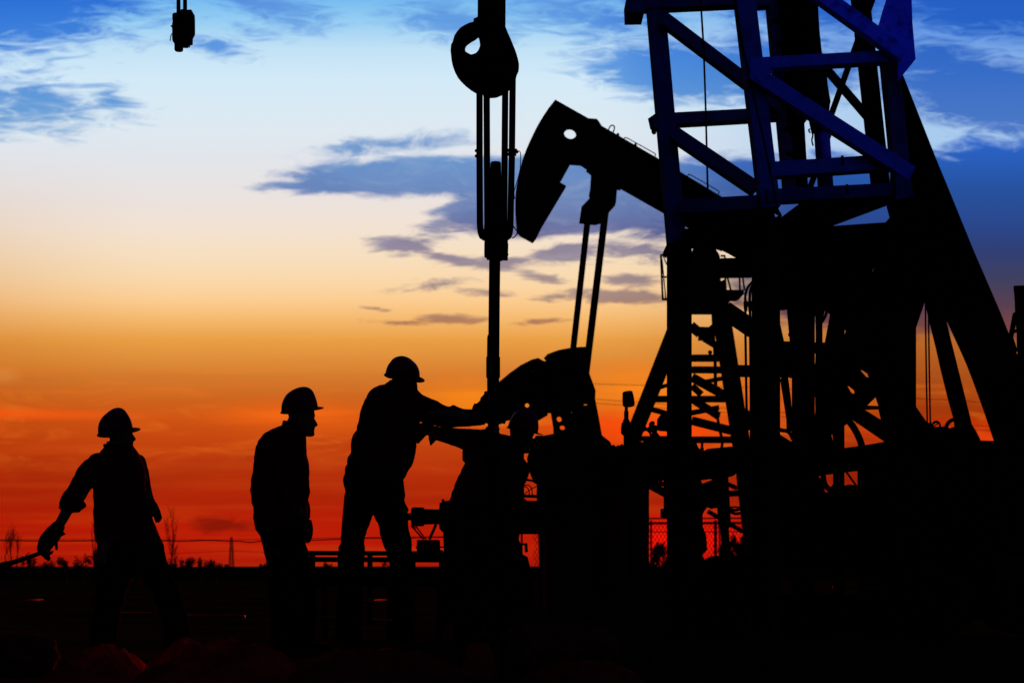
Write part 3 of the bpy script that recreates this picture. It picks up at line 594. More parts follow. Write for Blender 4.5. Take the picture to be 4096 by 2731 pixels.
# machinery standing between post and camera side, bottom centre right
t = thing('diesel_engine', 'low black engine on its skid between the two thick posts', 'engine', G(2880, 13.8))
bm = newbm(); plate(bm, Z7([(560,1246),(700,1250),(760,1216),(940,1216),(1010,1240),(1010,1560),(560,1560)]), 13.8, .8); obj('block', bm, m_black, t, bevel=.02)
bm = newbm(); plate(bm, [(2790,2370),(2800,2345),(2990,2345),(2990,2560),(2790,2560)], 13.5, 1.0); obj('skid', bm, m_black, t)

# ------------------------------------------------------------------ hoisting gear above the well
zk = Zc(1700, 0, 1.425); ZK = lambda l: [zk(*p) for p in l]
DW = 10.2
t = thing('travelling_hook', 'big black lifting hook with an eye at top centre', 'hook', P(1985, 0, DW))
bm = newbm()
tube(bm, [P(1968, -200, DW), P(1966, 118, DW)], px(56, DW), 28)
obj('shank', bm, m_black, t, auto=True)
bm = newbm()
hk = [(305,120),(300,97),(278,108),(275,124),(250,130),(225,142),(200,158),(183,178),(168,200),(158,235),(148,254),(145,290),(149,325),(155,352),(168,388),(185,420),(208,447),(232,470),(260,492),(290,510),(330,519),(375,519),(410,511),(440,500),(465,482),(490,462),(508,435),(520,412),(533,385),(536,365),(530,335),(520,300),(505,262),(490,225),(470,180),(460,155),(440,120)]
hl = [(303,188),(285,203),(262,216),(243,229),(232,240),(225,257),(221,271),(229,281),(230,292),(245,302),(262,310),(277,307),(292,300),(304,285),(312,265),(314,250),(312,228),(309,210),(305,192)]
plate(bm, ZK(hk), DW - .05, .10, [ZK(hl)])
b_ = obj('hook', bm, m_black, t, bevel=.02)
bm = newbm(); plate(bm, ZK([(315,130),(455,150),(500,262),(528,350),(515,405),(470,470),(400,500),(330,505),(318,400),(322,260)]), DW - .12, .24); obj('hook_block', bm, m_black, t, bevel=.02)
bm = newbm(); plate(bm, ZK([(276,108),(300,96),(312,140),(285,148)]), DW - .07, .14); obj('latch', bm, m_black, t)
def link(lab, xa, xb, dyy):
    bm = newbm(); D = DW + dyy
    l = [(xa[0], 430), (xa[1], 900), (xa[2], 1270)]
    a, b = xa[2], xb[2]
    r = [(xb[2], 1270), (xb[1], 900), (xb[0], 430)]
    pts = [P(*zk(x, y), D) for x, y in l]
    sgn = 1 if b > a else -1
    for k in range(1, 8):
        an = math.pi * k / 8; pts.append(P(*zk((a + b) / 2 - (b - a) / 2 * math.cos(an), 1270 + 85 * math.sin(an)), D))
    pts += [P(*zk(x, y), D) for x, y in r]
    top = P(*zk((xa[0] + xb[0]) / 2, 395), D)
    pts.append(top)
    tube(bm, pts, px(13.0, DW), 14, True)
    return tag(obj('elevator_link', bm, m_black, smooth=True), lab, 'lifting link', 'elevator links under the hook')
link('left of the two long steel loops hanging under the hook', (311, 311, 313), (351, 353, 356), -.02)
link('right of the two long steel loops hanging under the hook', (500, 495, 487), (458, 454, 450), .02)
for x, y, lab in ((291, 860, 'upper left'), (291, 890, 'lower left')):
    bm = newbm(); ball(bm, P(*zk(x, y), DW), px(6, DW)); bar(bm, *zk(x, y), *zk(x + 30, y), DW, 10, .04); tag(obj('clamp_bolt', bm, m_black, smooth=True), f'{lab} clamp bolt on the left lifting loop', 'bolt')
t = thing('link_clamp', 'wire-tied clamp around the right lifting loop beside the horsehead', 'clamp', P(*zk(500, 870), DW))
bm = newbm(); tube(bm, [P(*zk(498, 853), DW), P(*zk(498, 886), DW)], px(16, DW), 14); bar(bm, *zk(470, 858), *zk(525, 858), DW, 6, .05); bar(bm, *zk(470, 880), *zk(520, 880), DW, 6, .05); ball(bm, P(*zk(524, 866), DW), px(7, DW)); obj('clamp_body', bm, m_black, t)
bm = newbm(); ptube(bm, ZK([(525,862),(536,862),(544,872),(545,905),(543,940),(541,975),(520,1050),(508,1095),(511,1135)]), DW, 1.7, 6, 5); obj('tie_wire', bm, m_wire, t, True)
bm = newbm(); ptube(bm, ZK([(503,1290),(515,1305),(526,1322),(520,1340),(508,1352),(496,1357)]), DW, 2.4, 6, 5); obj('tie_wire', bm, m_wire, t, True)
t = thing('elevator', 'black pipe elevator gripping the drill pipe below the steel loops', 'pipe clamp', P(*zk(407, 1480), DW))
bm = newbm(); lathe(bm, zk(407, 0)[0], [(zk(0,y)[1], r / 1.425) for y, r in ((1180,44),(1205,52),(1350,60),(1366,66),(1440,66),(1452,70),(1455,62),(1468,60),(1470,42),(1484,36))], DW); obj('elevator_body', bm, m_black, t, auto=True)
bm = newbm(); plate(bm, ZK([(338,1368),(475,1384),(472,1470),(350,1466),(350,1455),(337,1452)]), DW - .05, .10); obj('jaw', bm, m_black, t, bevel=.005)
t = thing('drill_pipe', 'long vertical pipe guided by the workers into the wellhead', 'pipe', P(1972, 2030, DW))
bm = newbm(); lathe(bm, zk(403, 0)[0], [(652,17),(650,20),(655,21.5),(700,22),(840,23)], DW); obj('upper_end', bm, m_black, t, auto=True)
bm = newbm(); tube(bm, [P(1982, 840, DW), P(1979, 1040, DW), P(1977, 1200, DW), P(1974, 1560, DW), P(1972, 2040, DW)], px(22.5, DW), 24); obj('pipe_body', bm, m_black, t, True)
bm = newbm(); lathe(bm, 1972.5, [(1340,22),(1350,24),(1426,25),(1429,28),(1508,28),(1513,24.5),(1570,24.3)], DW); obj('tool_joint', bm, m_black, t, auto=True)
bm = newbm(); lathe(bm, 1970, [(1706,23),(1709,27),(1716,29),(1722,27),(1745,28),(1830,29),(1860,27)], DW); obj('tool_joint', bm, m_black, t, auto=True)
z9 = Zc(1880, 1450, 4.48); Z9 = lambda l: [z9(*p) for p in l]
t = thing('pipe_tongs', 'heavy black tongs clamped round the pipe in the workers hands', 'tongs', P(1975, 1640, DW))
bm = newbm(); lathe(bm, z9(430, 0)[0], [(z9(0,y)[1], r / 4.48) for y, r in ((515,120),(522,176),(560,178),(600,175),(640,205),(700,208),(1000,205),(1040,190),(1080,170),(1085,120))], DW - .01); obj('jaw', bm, m_black, t, auto=True)
bm = newbm(); plate(bm, Z9([(300,515),(255,530),(252,560),(218,598),(186,630),(182,670),(150,700),(115,733),(76,724),(40,800),(10,1000),(120,1095),(260,1095),(300,900)]), DW - .06, .09); obj('lever', bm, m_black, t, bevel=.006)
bm = newbm(); plate(bm, Z9([(500,1060),(540,1076),(575,1070),(625,1083),(640,1035),(640,900),(500,900)]), DW - .03, .08); obj('pin', bm, m_black, t, bevel=.004)

# tool hanging at the upper left
zt = Zc(640, 0, 6.8167); ZT = lambda l: [zt(*p) for p in l]
t = thing('hanging_tong', 'small black tool hanging from two lines at the upper left of the sky', 'hanging tool', P(700, 205, 11))
bm = newbm(); plate(bm, ZT([(448,330),(450,344),(390,352),(345,372),(332,395),(330,500),(342,590),(327,640),(322,760),(328,800),(325,1000),(332,1090),(345,1130),(375,1145),(392,1160),(632,1172),(672,1165),(690,1140),(722,1165),(726,1095),(775,1090),(803,1075),(804,922),(830,870),(862,810),(868,760),(866,560),(864,400),(856,266),(760,266),(742,278),(742,255),(560,255),(560,300)]), 11, .12); obj('tool_body', bm, m_black, t, bevel=.006)
bm = newbm(); lathe(bm, zt(512, 0)[0], [(zt(0,y)[1], r / 6.8167) for y, r in ((1150,112),(1195,116),(1210,121),(1225,115),(1245,121),(1260,116),(1275,121),(1290,117),(1350,120),(1385,112),(1395,100))], 11.06); obj('threaded_end', bm, m_black, t, auto=True)
for x, r in ((504, 56), (683, 57)):
    bm = newbm(); tube(bm, [P(*zt(x - 2, -800), 11.06), P(*zt(x, 400), 11.06)], px(r / 6.8167, 11), 14); obj('hanger', bm, m_black, t, True)
bm = newbm(); ptube(bm, ZT([(860,600),(882,615),(905,650),(918,740),(930,830),(940,905)]), 11.03, 1.9, 8, 4); obj('handle', bm, m_black, t, True)
bm = newbm(); ptube(bm, ZT([(335,925),(312,940),(300,975),(288,1050),(276,1122)]), 11.03, 1.9, 8, 4); obj('handle', bm, m_black, t, True)
bm = newbm(); ball(bm, P(*zt(312, 718), 11.05), px(3.6, 11)); obj('bolt', bm, m_black, t, True)

# ------------------------------------------------------------------ wellhead
z3c = Zc(1600, 1400, 1.7425); Z3C = lambda l: [z3c(*p) for p in l]
def ringed(bm, x0, x1, y, D, prof):   # horizontal turned part along x
    rs = []
    for x, r in prof:
        c = P(*z3c(x, y), D); rr = px(r / 1.7425, D)
        rs.append([bm.verts.new(c + Vector((0, math.cos(2*math.pi*k/24) * rr, math.sin(2*math.pi*k/24) * rr))) for k in range(24)])
    for a, b in zip(rs, rs[1:]):
        for k in range(24): bm.faces.new((a[k], a[(k+1) % 24], b[(k+1) % 24], b[k]))
    bm.faces.new(rs[0]); bm.faces.new(rs[-1][::-1])
t = thing('wellhead', 'squat black wellhead with rams to both sides where the pipe enters', 'wellhead', G(1960, DW))
bm = newbm(); plate(bm, Z3C([(342,1046),(868,1046),(955,1048),(968,1060),(1018,1066),(1020,1112),(1032,1116),(1032,1212),(1010,1220),(1008,1262),(990,1272),(300,1270),(285,1255),(275,1245),(272,1215),(266,1212),(266,1112),(274,1100),(275,1062),(300,1060),(315,1050)]), DW - .22, .44); obj('body', bm, m_black, t, bevel=.012)
bm = newbm(); ringed(bm, 0, 0, 1160, DW, [(50,24),(78,26),(80,60),(94,67),(164,66),(172,54),(270,52)]); obj('ram', bm, m_black, t, auto=True)
bm = newbm(); ringed(bm, 0, 0, 1164, DW, [(1030,48),(1118,50),(1120,62),(1206,62),(1212,28),(1250,26),(1262,14),(1350,8)]); obj('ram', bm, m_black, t, auto=True)
bm = newbm(); plate(bm, Z3C([(300,1260),(805,1268),(808,1296),(828,1300),(832,1335),(850,1345),(852,1420),(890,1440),(925,1580),(925,1900),(290,1900),(318,1700),(340,1568),(325,1480),(305,1420)]), DW - .2, .34); obj('pedestal', bm, m_black, t, bevel=.02)
bm = newbm(); plate(bm, Z3C([(850,1345),(888,1343),(892,1405),(872,1408),(868,1356),(852,1358)]), DW - .1, .1); obj('bracket', bm, m_black, t)
bm = newbm()
for k in range(8):
    x, y = z3c(300 + k * 95, 1050); cyl(bm, x, y - 7, y + 8, DW - .2, 6, 6)
obj('bolt', bm, m_black, t, kind='stuff')
# ------------------------------------------------------------------ pipework right of the wellhead
t = thing('wrapped_pipe', 'thick pipe bound in cloth strips running right from the pump base', 'pipe', G(2500, 14))
bm = newbm(); pts = curve([P(2345, 1835, 14), P(2395, 1822, 14), P(2470, 1826, 14), P(2545, 1818, 14), P(2620, 1800, 14), P(2700, 1822, 14), P(2790, 1840, 14)], 10)
rs = [px(44 + 4 * math.sin(i * 1.9) + 3 * noise.noise(Vector((i * .6, 0, 0))), 14) for i in range(len(pts))]
tube(bm, pts, rs, 20); obj('pipe_run', bm, m_wrap, t, True)
for i in range(4, 56, 4):
    bm = newbm(); c = pts[i]; ring = []
    for k in range(18):
        a = 2 * math.pi * k / 18; ring.append(c + Vector((px(math.sin(a) * 12 + 4, 14), math.cos(a) * rs[i] * 1.02, math.sin(a) * rs[i] * 1.02)))
    tube(bm, ring, px(5.5, 14), 6, True); obj('cloth_strip', bm, m_wrap, t, True)
bm = newbm(); lathe(bm, 2553, [(1840,50),(1900,46),(1990,43),(2100,44),(2200,43),(2400,46)], 14.0); obj('riser', bm, m_wrap, t, auto=True)
bm = newbm(); lathe(bm, 2440, [(1840,66),(1950,76),(2100,70),(2233,72),(2400,76)], 14.4); obj('riser', bm, m_rust, t, auto=True)
bm = newbm(); isec(bm, *z7(180, 655), *z7(345, 745), 14.2, 28, .15); obj('brace', bm, m_black, t)
bm = newbm(); plate(bm, Z7([(190,545),(330,500),(330,620),(280,660),(250,648),(190,655)]), 14.1, .2, [Z7([(262,640),(282,620),(280,655)]), Z7([(292,625),(316,618),(316,668),(300,664)])]); obj('bracket', bm, m_black, t)
t = thing('valve_column', 'bulging cloth-wrapped column of valves behind the thick round post', 'valve', G(2730, 13.9))
bm = newbm(); c = []
for y, l, r in ((330,330,560),(420,330,590),(520,325,580),(620,330,592),(660,330,610),(720,330,632),(770,335,652),(830,335,652),(870,330,622),(900,330,608),(985,335,610),(1060,335,636),(1110,335,642),(1172,335,645),(1212,335,606),(1250,330,625),(1560,330,640)):
    c.append((y, l, r))
rings = []
for y, l, r in c:
    (a, yy), (b, _) = z7(l, y), z7(r, y); o = P((a + b) / 2, yy, 13.9); w = px((b - a) / 2, 13.9)
    rings.append([bm.verts.new(o + Vector((math.cos(2*math.pi*k/20) * w, math.sin(2*math.pi*k/20) * w * .7, 0))) for k in range(20)])
for a, b in zip(rings, rings[1:]):
    for k in range(20): bm.faces.new((a[k], a[(k+1) % 20], b[(k+1) % 20], b[k]))
bm.faces.new(rings[0]); bm.faces.new(rings[-1][::-1]); obj('column', bm, m_wrap, t, True)
bm = newbm(); bar(bm, *z7(315, 600), *z7(315, 860), 13.8, 10, .06); plate(bm, Z7([(286,850),(330,846),(330,920),(310,925),(300,915),(286,915)]), 13.8, .1); obj('gauge_pipe', bm, m_black, t)
bm = newbm(); bar(bm, *z7(645, 520), *z7(690, 620), 13.7, 3, .02); bar(bm, *z7(620, 680), *z7(720, 640), 13.8, 30, .1); plate(bm, Z7([(620,690),(655,640),(740,640),(740,830),(720,845),(700,840),(690,850),(640,830)]), 13.9, .1); obj('valve_body', bm, m_black, t)
t = thing('bottle_valve', 'small glass-necked fitting standing on the crossbar beside the thick post', 'fitting', P(*z7(608, 425), 13.4))
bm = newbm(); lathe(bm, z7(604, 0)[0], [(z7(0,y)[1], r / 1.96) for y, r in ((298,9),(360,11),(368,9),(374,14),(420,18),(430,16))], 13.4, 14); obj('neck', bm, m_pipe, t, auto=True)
t = thing('pressure_gauge', 'pressure gauge on a valve, seen edge-on against the orange sky', 'gauge', G(2510, 13))
bm = newbm(); lathe(bm, 0, [(0,0.1)], 13) if False else None
bm = newbm(); c = P(*z3(109, 1212), 13); w = px(17, 13); h = px(33, 13)
tube(bm, [c + Vector((-w * 1.25, 0, -.004)), c + Vector((-w * 1.15, 0, -.004)), c + Vector((-w * .65, 0, -.002)), c + Vector((0, 0, 0)), c + Vector((w * .7, 0, .003)), c + Vector((w * 1.1, 0, .004)), c + Vector((w * 1.25, 0, .005))], [h * .72, h * .88, h * .97, h, h * .99, h * .92, h * .80], 32)
gg = obj('gauge_case', bm, m_black, t, auto=True)
bm = newbm(); lathe(bm, z3(96, 0)[0], [(z3(0,y)[1], r / 1.742) for y, r in ((1262,12),(1275,12),(1292,11),(1294,16),(1350,16),(1354,20),(1365,26))], 13, 14); obj('stem', bm, m_black, t, auto=True)
bm = newbm(); plate(bm, Z3([(84,1358),(115,1360),(120,1370),(160,1372),(168,1340),(190,1340),(200,1365),(215,1400),(232,1400),(240,1412),(250,1405),(262,1400),(262,1372),(270,1364),(290,1366),(296,1376),(292,1392),(318,1396),(320,1345),(336,1320),(395,1320),(395,1430),(330,1425),(318,1416),(310,1440),(322,1458),(335,1470),(275,1475),(262,1440),(250,1428),(240,1425),(225,1432),(190,1450),(160,1470),(120,1475),(80,1458),(65,1440),(66,1400),(70,1372)]), 12.95, .12, [Z3([(274,1380),(286,1380),(284,1392),(276,1392)]), Z3([(268,1440),(275,1432),(284,1440),(280,1452),(270,1450)])]); obj('valve_body', bm, m_black, t, bevel=.004)
bm = newbm(); bar(bm, *z3(97, 1440), *z3(97, 1620), 13, 20, .1); bar(bm, *z3(100, 1450), *z3(85, 1560), 13, 12, .1); obj('riser', bm, m_black, t)
bm = newbm(); plate(bm, Z5([(225,690),(185,780),(170,830),(190,920),(215,980),(300,1010),(620,1000),(940,1010),(1100,900),(1100,760),(705,762),(640,700)]), 15.5, .3); tag(obj('pump_guard', bm, m_brown, bevel=.01), 'dark reddish guard housing behind the helmet of the crouching worker', 'housing')
# brown cabin
t = thing('site_cabin', 'faintly lit brown cabin standing right of the wellhead', 'cabin', G(2290, 20))
bm = newbm(); box(bm, (P(2300, 0, 20).x, 21, 0), (P(2300, 0, 20).x, 21, P(0, 1938, 20).z), px(232, 20), 2, (0, 1, 0)); obj('wall', bm, m_cabin, t, bevel=.01)
bm = newbm(); bar(bm, 2182, 1936, 2420, 1936, 19.9, 12, 2.2); obj('roof', bm, m_brown, t)
bm = newbm(); bar(bm, 2213, 1960, 2213, 2320, 19.96, 4, .03); obj('trim', bm, m_rust, t)
# little pipe hoops between worker and cabin
zc_ = Zc(1750, 1700, 2.85); ZC = lambda l: [zc_(*p) for p in l]
t = thing('hooped_railing', 'small hooped pipe railing seen right of the crouching worker', 'railing', G(2110, 16))
for l, r, nm in (([(960,720),(985,690),(1020,680),(1055,695),(1075,730),(1082,795)], 2.2, 'hoop'), ([(960,700),(1000,700),(1025,715),(1042,750),(1048,795)], 2.2, 'hoop'), ([(980,790),(1050,740),(1110,705),(1170,680)], 2, 'rod'), ([(960,612),(1040,626),(1100,634),(1180,634)], 4.8, 'upper_rail'), ([(970,806),(1160,812)], 6.5, 'rail')):
    bm = newbm(); ptube(bm, ZC(l), 16, r, 8, 5); obj(nm, bm, m_black, t, True)
bm = newbm(); bar(bm, *zc_(1135, 640), *zc_(1175, 900), 16, 8, .06); bar(bm, *zc_(1175, 880), *zc_(1175, 1700), 16, 8, .06); obj('upright', bm, m_black, t)
bm = newbm(); bar(bm, *zc_(960, 860), *zc_(960, 2000), 16, 8, .06); obj('upright', bm, m_black, t)
# stand and rails left of the wellhead
t = thing('equipment_stand', 'small black box on a shelf under splayed legs, left of the wellhead', 'stand', G(1715, 13))
bm = newbm(); plate(bm, Z3C([(118,1320),(268,1320),(270,1398),(262,1410),(118,1410),(116,1385),(108,1375),(116,1360)]), 13, .3); obj('box', bm, m_black, t, bevel=.004)
for a in ((78, 1222, 165, 1318, 9), (108, 1222, 180, 1318, 7), (92, 1228, 112, 1240, 6), (252, 1212, 205, 1318, 15)):
    bm = newbm(); bar(bm, *z3c(a[0], a[1]), *z3c(a[2], a[3]), 13.1, a[4] / 1.7425 * 1.2, .05); obj('strut', bm, m_black, t)
bm = newbm(); bar(bm, *z3c(60, 1424), *z3c(300, 1424), 13.1, 26, .5); bar(bm, *z3c(262, 1371), *z3c(305, 1371), 13.1, 6, .05); obj('shelf', bm, m_black, t)
bm = newbm(); ptube(bm, Z3C([(270,1398),(290,1396),(300,1405),(305,1425),(300,1450)]), 13.1, 3); obj('hose_stub', bm, m_rub, t, True)
for x in (95, 285):
    bm = newbm(); bar(bm, *z3c(x, 1430), *z3c(x, 1840), 13.2, 14, .08); obj('leg', bm, m_black, t)
t = thing('pipe_rack', 'long low rack of horizontal pipes behind the workers legs', 'pipe rack', G(1500, 14))
for y, r, D in ((2211, 9.5, 14), (2236, 10.5, 13.8)):
    bm = newbm(); tube(bm, [P(1222, y, D), P(1790, y + 2, D)], px(r, D), 14); obj('pipe', bm, m_pipe if y == 0 else m_black, t, True)
for x in (1250, 1480, 1650, 1780):
    bm = newbm(); bar(bm, x, 2205, x, 2500, 14.1, 16, .12); obj('upright', bm, m_black, t)
t = thing('pipe_rack', 'dark lower tier of stacked pipes under the long rack', 'pipe rack', G(1500, 12.6))
for i, (x0, x1, y) in enumerate(((1235, 1800, 2292), (1228, 1800, 2312), (1240, 1800, 2332))):
    bm = newbm(); tube(bm, [P(x0, y, 12.6), P(x1, y + 3, 12.6)], px(11, 12.6), 14); obj('pipe', bm, m_black, t, True)
for x in (1300, 1560, 1760):
    bm = newbm(); bar(bm, x, 2340, x, 2560, 12.6, 22, .1); obj('foot', bm, m_black, t)

# ------------------------------------------------------------------ people
def loft(bm, rows, D, dy=0, seg=28, e=2.4):
    """closed body section: rows of (photo row, left x, right x, half depth in m[, depth shift])"""
    rings = []
    for r in rows:
        y, a, b, hd = r[:4]; s = r[4] if len(r) > 4 else 0
        c = P((a + b) / 2, y, D + dy); c.y += s; w = px((b - a) / 2, D); ring = []
        for k in range(seg):
            an = 2 * math.pi * k / seg; co, si = math.cos(an), math.sin(an)
            ring.append(bm.verts.new(c + Vector((math.copysign(abs(co) ** (2 / e), co) * w, math.copysign(abs(si) ** (2 / e), si) * hd, 0))))
        rings.append(ring)
    for a, b in zip(rings, rings[1:]):
        for k in range(seg): bm.faces.new((a[k], a[(k+1) % seg], b[(k+1) % seg], b[k]))
    bm.faces.new(rings[0]); bm.faces.new(rings[-1][::-1])
def limb(bm, pts, D, n=4, seg=16):
    """pts of (photo x, y, radius px, depth shift in m): tapering limb with rounded ends"""
    c = [P(x, y, D) + Vector((0, s, 0)) for x, y, r, s in pts]; rr = [px(r, D) for x, y, r, s in pts]
    cc = curve(c, n); ru = curve([Vector((r, 0, 0)) for r in rr], n); ru = [max(v.x, .004) for v in ru]
    ball(bm, cc[0], ru[0] * .98, seg=16); ball(bm, cc[-1], ru[-1] * .98, seg=16)
    tube(bm, cc, ru, seg)
def caps(bm, pts, rs, seg=10):
    tube(bm, pts, rs, seg); ball(bm, Vector(pts[0]), rs[0] * .98, seg=10); ball(bm, Vector(pts[-1]), rs[-1] * .98, seg=10)
def hand(bm, w, d, n, th, L=.19, curl=.5, wid=.088, cs=1.0, spread=1.0):
    """w wrist, d pointing direction, n direction the palm faces, th side of the thumb"""
    w, d, n, th = Vector(w), Vector(d).normalized(), Vector(n).normalized(), Vector(th).normalized()
    k = w + d * L * .52
    for q in (-1.5, -.5, .5, 1.5):
        caps(bm, [w + th * q * wid * .16, w + d * L * .25 + th * q * wid * .22, k + th * q * wid * .26], [.021, .018, .015], 10)
    for i, (q, f) in enumerate(((1.5, .44), (.5, .50), (-.5, .46), (-1.5, .37))):
        b = k + th * q * wid * .26 * spread; p = [b]; ang = 0; dd = d + th * q * .06
        for j, s in enumerate((.42, .33, .25)):
            ang += curl * (.8 + .15 * i * cs) * (.7 if j == 0 else 1)
            v = (dd * math.cos(ang) + n * math.sin(ang)).normalized(); p.append(p[-1] + v * f * L * s)
        caps(bm, p, [.0115, .011, .010, .0085], 10)
    b = w + d * L * .16 + th * wid * .38
    caps(bm, [b, b + (d * .6 + th * .55 + n * .3).normalized() * L * .22, b + (d * .9 + th * .35 + n * .55).normalized() * L * .43], [.017, .0135, .0105], 10)
def head(bm, c, f, up=Vector((0, 0, 1)), s=1.0):
    """c = point between the ears, f = facing direction"""
    f = Vector(f).normalized(); l = f.cross(up).normalized(); u = l.cross(f).normalized(); c = Vector(c)
    q = lambda x, y, z: c + (f * x + l * y + u * z) * s
    rings = []
    for z, xb, xf, hw in ((-.122,.035,.078,.022),(-.112,.005,.092,.036),(-.095,-.03,.094,.047),(-.075,-.05,.088,.056),(-.05,-.066,.087,.063),(-.025,-.078,.088,.067),(0,-.088,.082,.069),(.02,-.094,.089,.072),(.045,-.098,.091,.075),(.075,-.094,.083,.072),(.1,-.072,.06,.056),(.115,-.04,.03,.03)):
        rings.append([bm.verts.new(q((xb + xf) / 2 + math.cos(2*math.pi*k/24) * (xf - xb) / 2, math.sin(2*math.pi*k/24) * hw, z)) for k in range(24)])
    for a, b in zip(rings, rings[1:]):
        for k in range(24): bm.faces.new((a[k], a[(k+1) % 24], b[(k+1) % 24], b[k]))
    bm.faces.new(rings[0]); bm.faces.new(rings[-1][::-1])
    caps(bm, [q(.083, 0, .008), q(.096, 0, -.018), q(.106, 0, -.037)], [.008 * s, .010 * s, .0125 * s])
    for y in (-.012, .012): caps(bm, [q(.09, y, -.032), q(.096, y, -.038)], [.009 * s, .008 * s])
    for z, x in ((-.062, .090), (-.076, .088)): caps(bm, [q(x - .012, -.022, z), q(x, -.008, z), q(x, .008, z), q(x - .012, .022, z)], [.005 * s, .0085 * s, .0085 * s, .005 * s])
    ball(bm, q(.080, 0, -.103), .019 * s)
    caps(bm, [q(.076, -.045, .022), q(.088, -.02, .026), q(.088, .02, .026), q(.076, .045, .022)], [.007 * s] * 4)
    for y in (-.031, .031): ball(bm, q(.071, y, .004), .0125 * s)
    for y in (-1, 1): caps(bm, [q(-.008, y * .071, .012), q(-.016, y * .077, -.004), q(-.006, y * .072, -.028)], [.011 * s, .013 * s, .008 * s])
def solid(name, bm, ma, parent, voxel, folds=0, fine=0, seed=0, label=None, smooth=3):
    me = mesh_from(bm, name); o = bpy.data.objects.new('tmp', me); COL.objects.link(o)
    r = o.modifiers.new('r', 'REMESH'); r.mode = 'VOXEL'; r.voxel_size = voxel; r.use_smooth_shade = True
    sm = o.modifiers.new('s', 'SMOOTH'); sm.factor = .5; sm.iterations = smooth
    dg = bpy.context.evaluated_depsgraph_get(); me2 = bpy.data.meshes.new_from_object(o.evaluated_get(dg))
    bpy.data.objects.remove(o); me2.name = name
    if folds or fine:
        ns = [v.normal.copy() for v in me2.vertices]
        for v, nn in zip(me2.vertices, ns):
            p = v.co + Vector((seed, 0, 0)); q = Vector((p.x * 9, p.y * 9, p.z * 13 + p.x * 5))
            a = 1 - 2 * abs(noise.noise(q)); b = noise.noise(p * 34)
            v.co += nn * ((a - .5) * folds + b * fine)
    me2.shade_smooth()
    return obj(name, me2, ma, parent, label=label)
def hard_hat(parent, c, f, a=.128, w=.108, h=.145, pitch=0, peak=.055, ma=None, roll=0, label=None, ridge=.010, fwd=0.0):
    """c = centre of the rim, f = facing direction (horizontal), pitch>0 lifts the peak"""
    f = Vector(f).normalized(); l = Vector((0, 0, 1)).cross(f).normalized()
    rot = Matrix.Rotation(-R(pitch), 3, l); f = rot @ f; u = f.cross(l); u = u if u.z > 0 else -u
    q = lambda x, y, z: Vector(c) + f * x + l * y + u * z
    bm = newbm(); rings = []; n = 40
    for i in range(15):
        t_ = i / 14; z = h * math.sin(t_ * math.pi / 2 * .97) ** .95; k = max(0, 1 - (z / h) ** 2.35) ** .5
        if i == 0: k = 1.02
        ring = []
        for j in range(n):
            an = 2 * math.pi * j / n; x, y = math.cos(an) * a * k, math.sin(an) * w * k
            zz = z + (ridge * math.exp(-(y / .022) ** 4) if z > h * .45 else 0) * min(1, (z / h - .45) * 4)
            x += fwd * (z / h) ** 3
            ring.append(bm.verts.new(q(x, y, zz)))
        rings.append(ring)
    for p_, r_ in zip(rings, rings[1:]):
        for j in range(n): bm.faces.new((p_[j], p_[(j+1) % n], r_[(j+1) % n], r_[j]))
    bm.faces.new(rings[-1]); bm.faces.new(rings[0][::-1])
    shell = obj('hard_hat', bm, ma or m_hat, parent, True, label=label)
    bm = newbm(); loops = []
    for rad, zt in ((-.004, .006), (.008, .002), (1, 0), (1.0, -.004), (.004, -.007)):
        ring = []
        for j in range(n):
            an = 2 * math.pi * j / n; pk = max(0, math.cos(an)) ** 2.2 * peak + .011
            o_ = pk if rad == 1 or rad == 1.0 else rad
            x, y = math.cos(an) * (a + o_), math.sin(an) * (w + o_ * (.6 + .4 * abs(math.sin(an))))
            dz = -.10 * (o_ - .01) if o_ > .011 else 0
            ring.append(bm.verts.new(q(x, y, zt + dz - (.006 if math.cos(an) < -.3 else 0))))
        loops.append(ring)
    for p_, r_ in zip(loops, loops[1:]):
        for j in range(n): bm.faces.new((p_[j], p_[(j+1) % n], r_[(j+1) % n], r_[j]))
    bm.faces.new(loops[0]); bm.faces.new(loops[-1][::-1])
    obj('brim', bm, ma or m_hat, shell, True)
    return shell
def boot(parent, x, y, D, f, dy=0, L=.30):
    f = Vector(f).normalized(); l = Vector((-f.y, f.x, 0)); c = P(x, y, D) + Vector((0, dy, 0)); c.z = max(c.z, -.02)
    bm = newbm(); caps(bm, [c + f * -.03 + Vector((0, 0, .24)), c + f * -.03 + Vector((0, 0, .08)), c + Vector((0, 0, .06))], [.062, .055, .056], 14)
    caps(bm, [c + f * -.05 + Vector((0, 0, .045)), c + f * .06 + Vector((0, 0, .05)), c + f * (L - .12) + Vector((0, 0, .04))], [.044, .047, .044], 14)
    solid('boot', bm, m_boot, parent, .012)
z1 = Zc(0, 1500, 1.96); z2 = Zc(900, 1400, 1.7425)
def rows(z, l): 
    o = []
    for r in l:
        a, y = z(r[1], r[0]); b, _ = z(r[2], r[0]); o.append((y, a, b, *r[3:]))
    return o
def lp(z, l):
    k = abs(z(10, 0)[0] - z(0, 0)[0]) / 10
    return [(*z(x, y), r * k, s) for x, y, r, s in l]
XR = Vector((1, 0, 0)); UPV = Vector((0, 0, 1))

